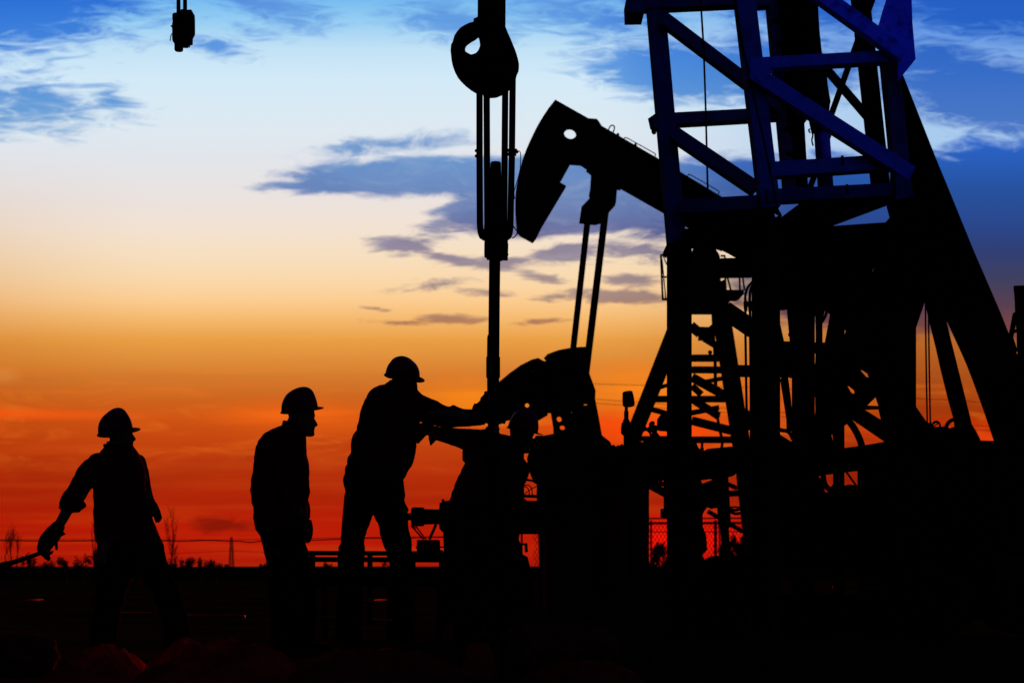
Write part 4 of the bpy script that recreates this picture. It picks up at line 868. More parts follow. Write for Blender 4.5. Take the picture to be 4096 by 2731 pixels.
# worker at the far left, arm trailing, holding a bar
D1 = 10.0
w1 = thing('person', 'worker at far left in helmet, arm stretched back with a long bar', 'person', G(550, D1), 'oil workers in hard hats')
hc = P(*z1(942, 462), D1)
bm = newbm(); head(bm, hc + Vector((-.002, 0, 0)), XR, s=.97)
loft(bm, rows(z1, [(520,835,1010,.06),(560,838,1005,.062),(640,820,1020,.08),(700,800,1085,.13),(850,780,1090,.13),(1000,780,1100,.12),(1200,775,1150,.12),(1330,795,1200,.12)]), D1)
limb(bm, lp(z1, [(830,680,50,-.1),(700,850,50,-.12),(600,1010,46,-.13),(545,1130,40,-.15),(490,1230,36,-.17)]), D1)
limb(bm, lp(z1, [(1060,680,40,.14),(1100,850,38,.15),(1140,960,32,.12),(1190,1050,26,.1)]), D1)
for x0, x1, x2, s in ((880, 850, 830, -.07), (1080, 1150, 1290, .08)): limb(bm, lp(z1, [(x0,1300,95,s),(x1,1600,70,s),(x2,2020,50,s)]), D1)
solid('body', bm, m_skin, w1, .0075, smooth=2)
bm = newbm()
loft(bm, rows(z1, [(545,835,1040,.07),(562,826,1046,.075),(582,812,1062,.09),(612,788,1080,.12),(645,765,1096,.15),(700,750,1122,.17),(755,745,1133,.175),(800,742,1143,.175),(812,742,1149,.175),(826,742,1126,.17),(850,742,1130,.17),(905,742,1144,.17),(930,743,1136,.17),(1000,744,1162,.165),(1080,742,1180,.165),(1140,744,1190,.165),(1165,746,1204,.165),(1210,748,1222,.17),(1300,757,1258,.17),(1320,770,1268,.16)]), D1)
loft(bm, rows(z1, [(700,800,1000,.1),(1000,765,1000,.1)]), D1)
limb(bm, lp(z1, [(800,690,72,-.10),(735,770,82,-.12),(690,850,78,-.13),(650,930,76,-.14),(612,985,80,-.14),(590,1020,74,-.14)]), D1)
limb(bm, lp(z1, [(1050,660,50,.14),(1072,760,52,.15),(1095,880,48,.14),(1115,930,38,.13)]), D1)
limb(bm, lp(z1, [(515,1040,10,-.14),(560,1060,20,-.14),(640,1062,24,-.14),(700,1030,26,-.14)]), D1, n=3)
loft(bm, rows(z1, [(640,760,900,.14,-.02),(720,700,900,.14,-.04)]), D1)
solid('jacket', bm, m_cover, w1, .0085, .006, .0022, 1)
bm = newbm(); caps(bm, [P(*z1(840, 556), D1) + Vector((0, -.06, 0)), P(*z1(900, 590), D1) + Vector((0, -.10, 0)), P(*z1(965, 715), D1) + Vector((0, -.17, 0))], [.014, .016, .008]); caps(bm, [P(*z1(1042, 570), D1) + Vector((0, -.05, 0)), P(*z1(1010, 600), D1) + Vector((0, -.10, 0)), P(*z1(965, 715), D1) + Vector((0, -.17, 0))], [.012, .014, .008]); solid('collar', bm, m_cover, w1, .006)
bm = newbm()
loft(bm, rows(z1, [(1240,754,1232,.15),(1300,762,1262,.165),(1340,785,1280,.17),(1420,789,1298,.17),(1500,794,1306,.17),(1540,800,1320,.16)]), D1)
loft(bm, rows(z1, [(1480,792,1075,.12,-.05),(1560,792,1062,.11,-.06),(1680,785,1010,.10,-.07),(1850,770,970,.09,-.08),(2000,745,950,.09,-.08),(2130,720,930,.09,-.08)]), D1)
loft(bm, rows(z1, [(1480,1060,1302,.12,.05),(1560,1072,1330,.11,.06),(1680,1160,1385,.10,.07),(1800,1215,1420,.095,.08),(2000,1270,1470,.09,.08),(2130,1290,1490,.09,.08)]), D1)
solid('trousers', bm, m_trou, w1, .009, .007, .002, 5)
bm = newbm(); hd = P(*z1(500, 1215), D1) + Vector((0, -.17, 0))
limb(bm, lp(z1, [(515,1195,52,-.17),(478,1225,48,-.17)]), D1, n=2)
limb(bm, lp(z1, [(540,1245,24,-.17),(565,1248,10,-.17)]), D1, n=2)
limb(bm, lp(z1, [(480,1240,66,-.16),(430,1300,64,-.16),(400,1360,52,-.16)]), D1, n=3)
hand(bm, P(*z1(465, 1240), D1) + Vector((0, -.17, 0)), (-.45, 0, -1), (.35, .35, -.25), (.8, -.5, .1), L=.205, curl=.42)
hand(bm, P(*z1(425, 1265), D1) + Vector((0, -.15, 0)), (-.30, 0, -1), (.6, .5, -.2), (-.2, -.6, .1), L=.165, curl=.75)
solid('glove', bm, m_glove, w1, .0055, .002, .0012, 2)
bm = newbm(); limb(bm, lp(z1, [(1140,950,28,.12),(1165,1000,26,.11),(1185,1040,24,.1)]), D1, n=3); hand(bm, P(*z1(1170, 1010), D1) + Vector((0, .1, 0)), (.42, 0, -1), (-.3, .8, 0), (-.4, -.6, -.2), L=.13, curl=.25, wid=.06); solid('glove', bm, m_glove, w1, .0055)
hard_hat(w1, P(*z1(908, 447), D1), (1, -.42, 0), a=.126, w=.110, h=.158, pitch=9, peak=.055, ma=m_hat2, fwd=.030)
boot(w1, 420, 2630, D1, (1, -.2, 0), -.08); boot(w1, 712, 2630, D1, (1, .1, 0), .08)
bm = newbm(); pts = [P(190, 2200, 9.83), P(150, 2215, 9.83), P(90, 2236, 9.83), P(20, 2258, 9.83), P(-120, 2300, 9.83)]
tube(bm, curve(pts, 4), [px(r, 9.83) for r in (8.5,) * 4 + (8.5,) * 4 + (10,) * 4 + (14,) * 4 + (20,)], 14); tag(obj('steel_bar', bm, m_black, smooth=True), 'long dark bar held low behind the worker at far left', 'bar')

# second worker, standing, hands low
D2 = 10.15
w2 = thing('person', 'standing worker in profile with arms hanging, between two other workers', 'person', G(1150, D2), 'oil workers in hard hats')
bm = newbm(); hc = P(*z2(533, 478), D2); fd = Vector((1, 0, -.05))
head(bm, hc, fd, s=1.02)
loft(bm, rows(z2, [(480,437,560,.055),(540,425,555,.06),(580,400,548,.07),(640,330,540,.13),(800,260,540,.14),(1000,250,545,.14),(1200,250,545,.13),(1280,290,560,.13)]), D2)
limb(bm, lp(z2, [(400,640,46,-.2),(420,820,42,-.21),(490,1010,38,-.2),(550,1150,30,-.19)]), D2)
limb(bm, lp(z2, [(400,640,46,.2),(430,820,42,.21),(490,1010,38,.2),(540,1150,30,.19)]), D2)
for x0, x1, x2, s in ((370, 420, 430, -.08), (460, 500, 520, .08)): limb(bm, lp(z2, [(x0,1260,80,s),(x1,1600,60,s),(x2,2000,45,s)]), D2)
solid('body', bm, m_skin, w2, .0075, smooth=2)
bm = newbm()
loft(bm, rows(z2, [(500,402,470,.07),(520,400,510,.08),(540,365,535,.10),(560,318,550,.13),(580,283,558,.15),(600,262,560,.17),(640,234,562,.20),(680,220,562,.21),(720,212,566,.215),(780,207,578,.22),(800,204,584,.22),(850,200,585,.22),(900,189,584,.22),(940,183,585,.22),(965,180,590,.22),(1010,184,585,.22),(1040,186,579,.22),(1078,188,572,.215),(1084,196,571,.21),(1150,200,574,.2),(1200,207,577,.195),(1238,210,574,.19)]), D2, e=2.2)
limb(bm, lp(z2, [(400,640,70,-.18),(410,800,74,-.2),(450,950,68,-.2),(500,1070,56,-.19),(530,1140,46,-.18)]), D2)
limb(bm, lp(z2, [(400,640,70,.18),(420,800,74,.2),(460,950,68,.2),(510,1070,52,.19),(530,1140,42,.18)]), D2)
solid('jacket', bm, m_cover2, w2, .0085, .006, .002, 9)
bm = newbm()
loft(bm, rows(z2, [(492,405,430,.05),(520,398,500,.066),(545,402,548,.070),(590,430,560,.075)]), D2)
limb(bm, lp(z2, [(540,560,14,-.05),(558,610,12,-.05),(566,635,8,-.05),(560,665,5,-.05)]), D2, n=3)
solid('collar', bm, m_cover2, w2, .006)
bm = newbm()
loft(bm, rows(z2, [(1180,210,560,.16),(1240,213,566,.17),(1300,250,556,.17),(1360,268,560,.165),(1400,276,580,.16),(1480,292,590,.155),(1560,304,600,.15)]), D2)
loft(bm, rows(z2, [(1500,296,520,.11,-.06),(1700,320,540,.1,-.07),(1850,330,535,.095,-.07),(2040,335,530,.09,-.07)]), D2)
loft(bm, rows(z2, [(1500,360,600,.11,.06),(1700,380,630,.1,.07),(1850,400,625,.095,.07),(2040,410,615,.09,.07)]), D2)
solid('trousers', bm, m_trou, w2, .009, .007, .002, 12)
bm = newbm(); o = Vector((0, -.18, 0))
limb(bm, lp(z2, [(548,1150,34,-.18),(572,1200,40,-.18),(576,1235,36,-.18)]), D2, n=3); limb(bm, lp(z2, [(590,1195,18,-.18),(615,1205,6,-.18)]), D2, n=2)
hand(bm, P(*z2(568, 1215), D2) + o, (.06, 0, -1), (-.8, .5, 0), (.5, -.7, 0), L=.165, curl=.35)
solid('glove', bm, m_glove, w2, .0055, .0015, .001, 3)
bm = newbm(); hand(bm, P(*z2(548, 1190), D2) + Vector((0, .18, 0)), (.05, 0, -1), (-.8, -.5, 0), (.5, .7, 0), L=.165, curl=.4); solid('glove', bm, m_glove, w2, .0055)
hard_hat(w2, P(*z2(522, 415), D2), (1, -.05, 0), a=.131, w=.108, h=.150, pitch=6.5, peak=.030, ma=m_hat, fwd=.034)
bm = newbm(); caps(bm, [P(*z2(500, 440), D2) + Vector((0, -.075, 0)), P(*z2(540, 520), D2) + Vector((0, -.06, 0)), P(*z2(560, 572), D2) + Vector((0, -.01, 0))], [.004] * 3, 8); caps(bm, [P(*z2(553, 560), D2), P(*z2(566, 572), D2)], [.008, .008], 8); obj('chin_strap', bm, m_black, w2, True)
boot(w2, 1150, 2625, D2, (1, -.2, 0), -.07); boot(w2, 1195, 2625, D2, (1, .15, 0), .07)

# third worker, back to us, leaning on the tongs
D3 = 10.0
w3 = thing('person', 'tallest worker seen from behind, legs apart, reaching both arms to the pipe', 'person', G(1500, D3), 'oil workers in hard hats')
f3 = Vector((.75, .66, 0)).normalized()
bm = newbm(); hc = P(*z2(1245, 205), D3)
head(bm, hc, f3)
loft(bm, rows(z2, [(200,1165,1325,.065),(260,1160,1325,.07),(300,1090,1340,.09),(360,1020,1350,.11),(500,975,1330,.12),(700,930,1290,.12),(850,900,1220,.12),(1000,895,1210,.12),(1080,900,1200,.12)]), D3)
for dd in (.02, .22): limb(bm, lp(z3c, [(70,400,50,dd),(220,440,46,dd),(370,450,38,dd),(500,450,32,.15),(570,430,28,.17)]), D3)
limb(bm, lp(z2, [(930,1020,100,0),(880,1300,72,0),(870,1560,60,0),(865,2060,48,0)]), D3); limb(bm, lp(z2, [(1130,1020,100,0),(1200,1300,72,0),(1235,1560,60,0),(1235,2060,48,0)]), D3)
solid('body', bm, m_skin, w3, .0075, smooth=2)
bm = newbm()
loft(bm, rows(z2, [(222,1138,1335,.08),(240,1110,1338,.09),(258,1045,1340,.11),(280,1018,1342,.13),(310,996,1370,.15),(340,983,1385,.16),(380,961,1400,.17),(430,946,1400,.175),(462,938,1385,.175),(500,928,1355,.175),(560,916,1345,.175),(600,893,1340,.175),(640,880,1335,.175),(720,877,1327,.17),(745,858,1320,.17),(780,848,1310,.17),(800,850,1303,.17),(850,845,1280,.165),(890,840,1250,.16),(905,838,1240,.155)]), D3, e=2.3)
limb(bm, lp(z3c, [(60,370,78,-.02),(130,385,80,.02),(220,410,72,.05),(290,435,64,.08),(380,448,60,.10),(460,450,56,.13),(520,448,50,.16)]), D3)
limb(bm, lp(z3c, [(80,380,70,.26),(200,430,64,.27),(300,455,60,.26),(400,462,56,.23),(500,458,50,.19)]), D3)
limb(bm, lp(z3c, [(350,395,14,.08),(368,380,9,.08),(400,400,12,.1)]), D3, n=2)
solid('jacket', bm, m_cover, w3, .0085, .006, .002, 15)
bm = newbm(); loft(bm, rows(z2, [(212,1145,1330,.075),(230,1135,1338,.085),(262,1130,1340,.10)]), D3); solid('collar', bm, m_cover, w3, .006)
bm = newbm()
loft(bm, rows(z2, [(800,846,1280,.15),(825,830,1262,.155),(860,838,1245,.16),(900,826,1240,.165),(945,828,1246,.17),(1000,845,1253,.17),(1050,850,1252,.17),(1085,852,1268,.165),(1112,846,1284,.16),(1126,843,1270,.15)]), D3)
loft(bm, rows(z2, [(1080,852,1045,.13),(1130,843,1032,.13),(1230,838,998,.12),(1300,808,972,.115),(1400,791,973,.11),(1500,786,966,.105),(1700,780,955,.10),(1900,775,945,.10),(2060,770,945,.10)]), D3)
loft(bm, rows(z2, [(1080,1020,1262,.13),(1130,1034,1270,.13),(1200,1058,1274,.12),(1290,1086,1294,.115),(1400,1120,1302,.11),(1500,1155,1300,.105),(1700,1165,1310,.10),(1900,1170,1320,.10),(2060,1165,1325,.10)]), D3)
solid('trousers', bm, m_trou, w3, .009, .008, .002, 19)
bm = newbm()
for k, (x, y, dy) in enumerate(((560, 425, .18), (575, 470, .14))):
    limb(bm, lp(z3c, [(500,y+8,40,dy-.02),(x-20,y,42,dy)]), D3, n=2)
    hand(bm, P(*z3c(x - 10, y), D3) + Vector((0, dy, 0)), (1, 0, .12), (0, .5 - k, -.6), (0, -1 + 2 * k, .6), L=.17, curl=.5)
    solid('glove', bm, m_glove, w3, .0055); bm = newbm()
bm.free()
hard_hat(w3, P(*z2(1238, 182), D3), f3, a=.127, w=.108, h=.132, pitch=-7, peak=.038, ma=m_hat)
boot(w3, 1400, 2625, D3, (-.3, 1, 0)); boot(w3, 1615, 2625, D3, (.6, 1, 0))

# fourth worker, stooping behind the wellhead
D4 = 10.62
w4 = thing('person', 'stooping worker behind the wellhead, helmet tipped down, one arm reaching left', 'person', G(1960, D4), 'oil workers in hard hats')
bm = newbm(); hc = P(*z3c(843, 590), D4); f4 = Vector((1, .1, -.30)).normalized()
head(bm, hc, f4, up=Vector((.28, 0, 1)).normalized())
loft(bm, rows(z3c, [(620,770,900,.06),(680,680,880,.1),(760,560,850,.14),(900,500,820,.14),(1080,480,780,.13),(1300,450,800,.13)]), D4)
limb(bm, lp(z3c, [(660,650,50,-.1),(480,640,44,-.14),(340,615,38,-.16),(240,590,32,-.17)]), D4)
limb(bm, lp(z3c, [(740,690,50,.12),(820,820,44,.1),(800,950,38,0),(700,1010,32,-.1)]), D4)
for x0, x1, x2, s in ((520, 480, 500, -.08), (680, 700, 690, .08)): limb(bm, lp(z3c, [(x0,1260,90,s),(x1,1600,66,s),(x2,1950,48,s)]), D4)
solid('body', bm, m_skin, w4, .0075, smooth=2)
bm = newbm()
loft(bm, rows(z3c, [(560,560,640,.10),(575,520,640,.12),(600,500,760,.14),(620,470,900,.16),(680,440,880,.18),(700,436,868,.18),(718,433,862,.18),(772,434,866,.18),(779,455,872,.18),(790,452,898,.18),(815,439,904,.18),(850,420,903,.18),(890,402,890,.18),(920,388,872,.18),(950,377,868,.18),(1000,358,866,.18),(1050,345,866,.18),(1150,340,860,.18)]), D4, e=2.5)
limb(bm, lp(z3c, [(640,650,88,-.1),(540,645,82,-.12),(470,635,76,-.14),(400,618,66,-.15),(340,606,56,-.16),(290,598,50,-.17)]), D4)
limb(bm, lp(z3c, [(232,575,34,-.17),(236,620,30,-.17),(228,655,16,-.17),(222,675,7,-.17)]), D4, n=3)
limb(bm, lp(z3c, [(268,590,46,-.17),(238,585,42,-.17)]), D4, n=2)
limb(bm, lp(z3c, [(820,640,44,0),(880,612,18,0),(900,615,12,0)]), D4, n=2)
limb(bm, lp(z3c, [(740,690,76,.12),(830,820,66,.1),(800,960,56,0)]), D4)
solid('jacket', bm, m_cover2, w4, .0085, .006, .002, 25)
bm = newbm()
loft(bm, rows(z3c, [(1100,350,850,.16),(1250,360,840,.17),(1350,380,820,.16)]), D4); loft(bm, rows(z3c, [(1320,380,590,.12,-.06),(1600,400,580,.1,-.07),(1960,420,570,.09,-.07)]), D4); loft(bm, rows(z3c, [(1320,600,810,.12,.06),(1600,610,790,.1,.07),(1960,620,770,.09,.07)]), D4)
solid('trousers', bm, m_trou, w4, .009, .007, .002, 29)
bm = newbm(); o = Vector((0, -.17, 0))
limb(bm, lp(z3c, [(235,575,36,-.17),(195,565,44,-.17),(165,565,44,-.17)]), D4, n=3)
limb(bm, lp(z3c, [(165,590,34,-.17),(145,630,22,-.17),(135,655,12,-.17)]), D4, n=3)
hand(bm, P(*z3c(215, 570), D4) + o, (-1, 0, .12), (.1, .6, -.8), (0, -.5, -.9), L=.18, curl=.35)
solid('glove', bm, m_glove, w4, .0055)
bm = newbm(); hand(bm, P(*z3c(770, 985), D4) + Vector((0, -.05, 0)), (-1, -.3, -.1), (0, 0, -1), (-.3, -1, 0), L=.18, curl=.4); solid('glove', bm, m_glove, w4, .0055)
hard_hat(w4, P(*z3c(856, 555), D4), (1, -.25, 0), a=.115, w=.105, h=.150, pitch=-13, peak=.032, ma=m_hat)
boot(w4, 1860, 2590, D4, (1, -.2, 0), -.07); boot(w4, 1990, 2590, D4, (1, .15, 0), .07)

# ------------------------------------------------------------------ fence, bushes and lines on the horizon
DF = 42
t = thing('chain_link_fence', 'chain-link fence glowing red behind the well site', 'fence', G(2580, DF))
bm = newbm(); pitch = px(15.5, DF); y0, y1 = 0.0, 1.98; xa, xb = P(2130, 0, DF).x, P(3040, 0, DF).x
k = xa - 2.2
while k < xb:
    for sg in (1, -1):
        n = 14; pts = []
        for i in range(n + 1):
            z = y0 + (y1 - y0) * i / n; x = k + (z * .62 if sg > 0 else (y1 - z) * .62)
            if xa <= x <= xb: pts.append(Vector((x + (.004 if sg > 0 else -.004), DF + .01 * sg + noise.noise(Vector((x, z, 0))) * .04, z)))
        if len(pts) > 1: tube(bm, pts, .0065, 4)
    k += pitch
obj('wire_mesh', bm, m_wire, t)
for x in (2180, 2288, 2342, 2605, 2863, 2880, 3000):
    bm = newbm(); xx = P(x, 0, DF).x; tube(bm, [(xx, DF + .05, 0), (xx, DF + .05, 2.02)], .045 if x in (2342, 2863) else .03, 8); obj('fence_post', bm, m_wire, t)
for z, r in ((2.06, .022), (1.92, .035), (1.66, .012)):
    bm = newbm(); tube(bm, [(xa, DF, z), (xb, DF, z + .02)], r, 8); obj('rail', bm, m_wire, t)
rl = random.Random(11)
def leaves(bm, c, r, n, s):
    for _ in range(n):
        u = Vector((rl.gauss(0, 1), rl.gauss(0, 1), rl.gauss(0, 1))).normalized() * rl.random() ** .45
        p = Vector(c) + Vector((u.x * r[0], u.y * r[1], u.z * r[2])); p.z = max(p.z, .02)
        a = Vector((rl.uniform(-1, 1), rl.uniform(-1, 1), rl.uniform(-1, 1))).normalized(); b = a.cross(Vector((rl.random(), rl.random(), rl.random() + .1))).normalized(); q = s * rl.uniform(.6, 1.5)
        bm.faces.new([bm.verts.new(p - a * q), bm.verts.new(p + b * q * .45), bm.verts.new(p + a * q), bm.verts.new(p - b * q * .45)])
def bush(x, ytop, D, wpx, lab, n=500, s=.05, cat='bush', nm='bush'):
    top = P(x, ytop, D).z; w = px(wpx, D) / 2; t = thing(nm, lab, cat, G(x, D), 'bushes on the horizon'); cx = P(x, 0, D).x
    bm = newbm()
    for k in range(5):
        a = rl.uniform(-w * .5, w * .5); tube(bm, [(cx, D, 0), (cx + a * .4, D, top * .45), (cx + a, D + rl.uniform(-.2, .2), top * .85)], [.035, .02, .008], 5)
    obj('stem', bm, m_bark, t)
    bm = newbm()
    for k in range(9):
        a = rl.uniform(-.75, .75); leaves(bm, (cx + a * w, D + rl.uniform(-.3, .3), top * (rl.uniform(.35, .85) if abs(a) > .3 else rl.uniform(.5, .9))), (w * .34, w * .3, top * .2), n // 9, s)
    obj('foliage', bm, m_leaf, t)
spots = [(25, 2238, 60, 80, 'leftmost low bush on the horizon, at the picture edge'), (115, 2180+20, 62, 50, 'small pointed bush poking up behind the held bar'), (180, 2240, 66, 90, 'low bush just behind the glove of the far left worker'),
    (262, 2228, 60, 66, 'loose bush right of the far left worker\'s glove'), (330, 2220, 58, 74, 'rounded bush left of the far left worker\'s legs'), (385, 2190, 56, 46, 'taller dark bush touching the far left worker\'s hip'),
    (700, 2212, 58, 74, 'bush right of the far left worker, under the bare sapling'), (752, 2222, 60, 60, 'jagged bush second to the right of the far left worker'), (805, 2232, 62, 60, 'low bush midway between the two left workers'),
    (862, 2236, 60, 64, 'rounded bush left of the distant lattice tower'), (900, 2250, 62, 40, 'small bush at the foot of the distant tower'), (1050, 2252, 62, 50, 'low bush beside the second worker\'s knee'),
    (1310, 2240, 60, 60, 'low bush seen under the pipe rack'), (1560, 2240, 60, 70, 'low bush seen between the tallest worker\'s legs and the wellhead'),
    (2640, 2180, 50, 110, 'dark bush behind the left bay of the chain-link fence'), (2960, 2120, 50, 90, 'tall leafy bush behind the right end of the fence'), (2905, 2170, 52, 60, 'leafy bush beside the fence posts'), (2240, 2226, 52, 70, 'bush behind the fence left of the cabin')]
for i, (x, y, D, w, lab) in enumerate(spots): bush(x, y, D, w, lab, 380 if x < 2500 else 1400, .055 if x < 2500 else .06)
def sapling(x, ytop, D, seed, lab, n=9):
    r = random.Random(seed); t = thing('bare_sapling', lab, 'tree', G(x, D), 'bare saplings on the horizon'); top = P(0, ytop, D).z; c = P(x, 0, D).x
    bm = newbm(); pts = [Vector((c + r.uniform(-.03, .03) * i, D, top * i / 5)) for i in range(6)]; tube(bm, pts, [.036, .03, .025, .018, .011, .004], 6); obj('trunk', bm, m_bark, t)
    bm = newbm()
    for k in range(n):
        z = top * r.uniform(.35, .9); sg = r.choice((-1, 1)); l = (top - z) * .8; a = r.uniform(.08, .22)
        p0 = Vector((c, D, z)); p1 = p0 + Vector((sg * l * a * .6, r.uniform(-.2, .2), l * .45)); p2 = p1 + Vector((sg * l * a * .3, 0, l * .5))
        tube(bm, [p0, p1, p2], [.011, .007, .003], 5)
        for q in range(3):
            e = p0.lerp(p2, r.uniform(.3, .9)); tube(bm, [e, e + Vector((r.uniform(-.15, .15), 0, r.uniform(.15, .4)))], [.007, .003], 4)
    obj('branches', bm, m_bark, t)
sapling(44, 2110, 55, 1, 'bare upright sapling near the left picture edge, thickest of three'); sapling(28, 2145, 57, 2, 'thin bare sapling left of the thickest one at the picture edge', 5); sapling(68, 2140, 56, 3, 'thin bare sapling right of the thickest one at the picture edge', 5)
sapling(378, 2085, 52, 4, 'bare sapling half hidden by the hip of the far left worker', 6); sapling(684, 2030, 52, 5, 'tall bare sapling just right of the far left worker', 9); sapling(702, 2190-10, 56, 6, 'short bare sapling beside the tall one', 5)
# distant transmission tower
DT = 150
t = thing('transmission_tower', 'small far lattice tower standing on the horizon between the two left workers', 'pylon', G(926, DT))
xc = P(926, 0, DT).x; zt_ = P(0, 2148, DT).z
for sx in (-1, 1):
    for sy in (-1, 1):
        bm = newbm(); box(bm, (xc + sx * .28, DT + sy * .28, 0), (xc + sx * .09, DT + sy * .09, zt_), .05, .05); obj('leg', bm, m_wire, t)
for sy in (-1, 1):
    bm = newbm()
    for i in range(14):
        a, b = i / 14, (i + 1) / 14; wa, wb_ = .28 - .19 * a, .28 - .19 * b
        box(bm, (xc - wa, DT + sy * wa, a * zt_), (xc + wb_, DT + sy * wb_, b * zt_), .03, .03); box(bm, (xc + wa, DT + sy * wa, a * zt_), (xc - wb_, DT + sy * wb_, b * zt_), .03, .03)
        box(bm, (xc - wb_, DT + sy * wb_, b * zt_), (xc + wb_, DT + sy * wb_, b * zt_), .03, .03)
    obj('lattice', bm, m_wire, t)
def wire(lab, pts, D, r, cat='cable'):
    bm = newbm(); ptube(bm, pts, D, r, 6, 6); tag(obj('overhead_line', bm, m_rub, smooth=True), lab, cat, 'lines across the sky')
wire('twisted dark wire strung low across the sky behind the workers', [(-300,2158),(0,2161),(180,2163),(390,2162),(655,2162),(720,2164),(830,2160),(910,2163),(960,2163),(1000,2168),(1050,2162),(1100,2159),(1250,2159),(1330,2156),(1400,2153),(1480,2151),(1560,2152),(1700,2149),(1800,2147)], 26, 2.0)
wire('thin second wire just above the twisted one, behind the workers', [(-300,2156),(0,2157),(655,2158),(1000,2157),(1250,2152),(1500,2148),(1800,2144)], 26.5, .9)
wire('faint sagging power line meeting the distant tower', [(560,2210),(700,2212),(926,2203),(1050,2208),(1250,2212)], 150, .8)
wire('uppermost far power line crossing behind the mast and struts', [(2200,1529),(2520,1539),(3122,1553),(3650,1592),(3800,1598),(3930,1609),(4400,1650)], 120, .9)
wire('middle far power line crossing behind the mast and struts', [(2200,1582),(2600,1612),(3122,1648),(3500,1685),(3720,1698),(3900,1701),(3970,1706),(4400,1740)], 120, .8)
wire('lowest far power line crossing behind the mast and struts', [(2200,1598),(2600,1628),(3122,1665),(3500,1700),(3720,1712),(3900,1719),(3975,1723),(4400,1760)], 120, .9)

# ------------------------------------------------------------------ things on the ground, red light also put into the sheet and pipe colours
def sheet(name, lab, cat, x0, x1, ynear, D, dep, ztop, ma, seed, nx=70, ny=34):
    """crumpled cloth or plastic lying in a heap: footprint from photo column x0..x1 at distance D"""
    a, b = P(x0, 0, D).x, P(x1, 0, D).x; bm = newbm(); g = {}
    for i in range(nx + 1):
        for j in range(ny + 1):
            u, v = i / nx, j / ny; e = max(0, min(1, 4 * u, 4 * (1 - u))) * max(0, min(1, 3 * v, 3 * (1 - v)))
            p = Vector((a + (b - a) * u, D + dep * (v - .5), 0)); q = p * 3.1 + Vector((seed, 0, 0))
            f = 1 - 2 * abs(noise.noise(q)); f2 = 1 - 2 * abs(noise.noise(q * 2.7)); f3 = noise.noise(q * 7)
            z = ztop * (e ** .5) * (.35 + .55 * max(0, f) * (.6 + .4 * noise.noise(p * 1.1)) + .22 * f2) + .012 * f3
            p.x += noise.noise(q * 1.3 + Vector((9, 0, 0))) * .10; p.y += noise.noise(q * 1.3) * .10; p.z = max(z, .01) - .03 * (1 - e)
            g[i, j] = bm.verts.new(p)
    for i in range(nx):
        for j in range(ny): bm.faces.new((g[i, j], g[i+1, j], g[i+1, j+1], g[i, j+1]))
    return tag(obj(name, bm, ma, smooth=True), lab, cat)
sheet('plastic_sheet', 'crumpled plastic heap tinted with the red glow on the ground below the far left worker', 'plastic sheet', 250, 560, 0, 8.4, .7, .23, m_tarp, 3)
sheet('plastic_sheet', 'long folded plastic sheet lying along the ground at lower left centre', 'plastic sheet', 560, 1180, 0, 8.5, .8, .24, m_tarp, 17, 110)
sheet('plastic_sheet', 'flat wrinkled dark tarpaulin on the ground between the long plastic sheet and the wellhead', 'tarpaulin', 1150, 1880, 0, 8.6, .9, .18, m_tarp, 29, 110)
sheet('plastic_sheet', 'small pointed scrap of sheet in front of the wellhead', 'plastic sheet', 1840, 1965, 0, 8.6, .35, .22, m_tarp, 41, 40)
sheet('earth_heap', 'heap of wrapped material tinted with the red glow at the bottom centre', 'heap', 2080, 2560, 0, 7.9, .8, .16, m_tarp, 53, 90)
def sack(x0, x1, y, D, r, lab, seed):
    a, b = P(x0, 0, D), P(x1, 0, D); bm = newbm(); n = 16; pts = []; rs = []
    for i in range(n + 1):
        u = i / n; pts.append(Vector((a.x + (b.x - a.x) * u, D + .06 * math.sin(u * 5 + seed), r * .86))); rs.append(r * max(.08, (1 - abs(2 * u - 1) ** 5)) ** .5)
    tube(bm, pts, rs, 18); o = solid('sack', bm, m_sack, None, .02, .02, .006, seed); tag(o, lab, 'sack')
sack(1985, 2480, 2560, 8.8, .155, 'long stuffed sack lying in front of the wellhead', 4)
sack(-60, 230, 2600, 8.6, .13, 'dark stuffed sack at the lower left corner', 8)
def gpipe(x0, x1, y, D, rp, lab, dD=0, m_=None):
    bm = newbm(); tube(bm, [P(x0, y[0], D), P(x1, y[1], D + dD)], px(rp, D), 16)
    tag(obj('ground_pipe', bm, m_ or m_pipe, smooth=True), lab, 'pipe', 'pipes lying behind the workers')
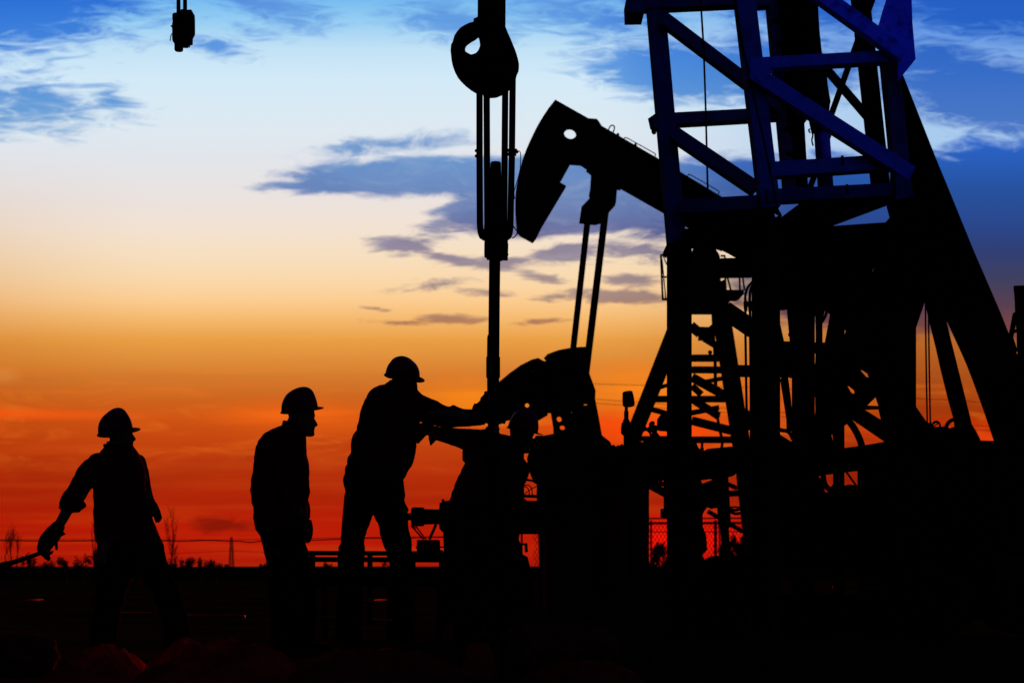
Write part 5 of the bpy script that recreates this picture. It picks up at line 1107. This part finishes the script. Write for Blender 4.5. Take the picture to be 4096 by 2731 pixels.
gpipe(455, 980, (2452, 2466), 11.6, 7, 'long low pipe with a red glint behind the far left worker\'s shins')
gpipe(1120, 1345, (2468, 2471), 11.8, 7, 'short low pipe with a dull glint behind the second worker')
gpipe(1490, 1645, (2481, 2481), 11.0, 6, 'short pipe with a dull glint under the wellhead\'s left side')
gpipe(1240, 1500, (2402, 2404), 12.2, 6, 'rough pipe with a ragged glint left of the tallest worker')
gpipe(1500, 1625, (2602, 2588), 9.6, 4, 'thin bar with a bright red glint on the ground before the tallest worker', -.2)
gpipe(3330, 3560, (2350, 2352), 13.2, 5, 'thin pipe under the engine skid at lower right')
for x, y, w, lab in ((140, 2365, 60, 'small red puddle left of the far left worker'), (1528, 2385, 60, 'small red puddle behind the tallest worker\'s legs'), (3520, 2410, 70, 'small red puddle beneath the rig at lower right'), (3130, 2400, 50, 'small red puddle at the foot of the widest post')):
    D = H * F / (y - HOR); D = min(D, 26); bm = newbm(); c = P(x, 0, D); n = 26
    vs = [bm.verts.new((c.x + math.cos(2*math.pi*k/n) * px(w/2, D) * (1 + .3 * noise.noise(Vector((k * .7, x, 0)))), D + math.sin(2*math.pi*k/n) * px(w/2, D) * 2.2 * (1 + .3 * noise.noise(Vector((k * .7, x, 5)))), .045)) for k in range(n)]
    bm.faces.new(vs); tag(obj('puddle', bm, m_water), lab, 'puddle')
rs_ = random.Random(5)
rk = []
for i in range(46):
    x, D = rs_.uniform(-3, 3.4), rs_.uniform(7.6, 11.5)
    r = rs_.uniform(.02, .06); bm = newbm(); bmesh.ops.create_icosphere(bm, subdivisions=2, radius=r, matrix=Matrix.Translation((x, D, r * .3 - .03)))
    for v in bm.verts: v.co += Vector((noise.noise(v.co * 20), noise.noise(v.co * 20 + Vector((5, 0, 0))), noise.noise(v.co * 20 + Vector((0, 7, 0))) * .6)) * r * .6
    rk.append(bm)
big = newbm()
for b in rk:
    me = bpy.data.meshes.new('t'); b.to_mesh(me); b.free(); big.from_mesh(me); bpy.data.meshes.remove(me)
obj('gravel', big, m_soil, kind='stuff')
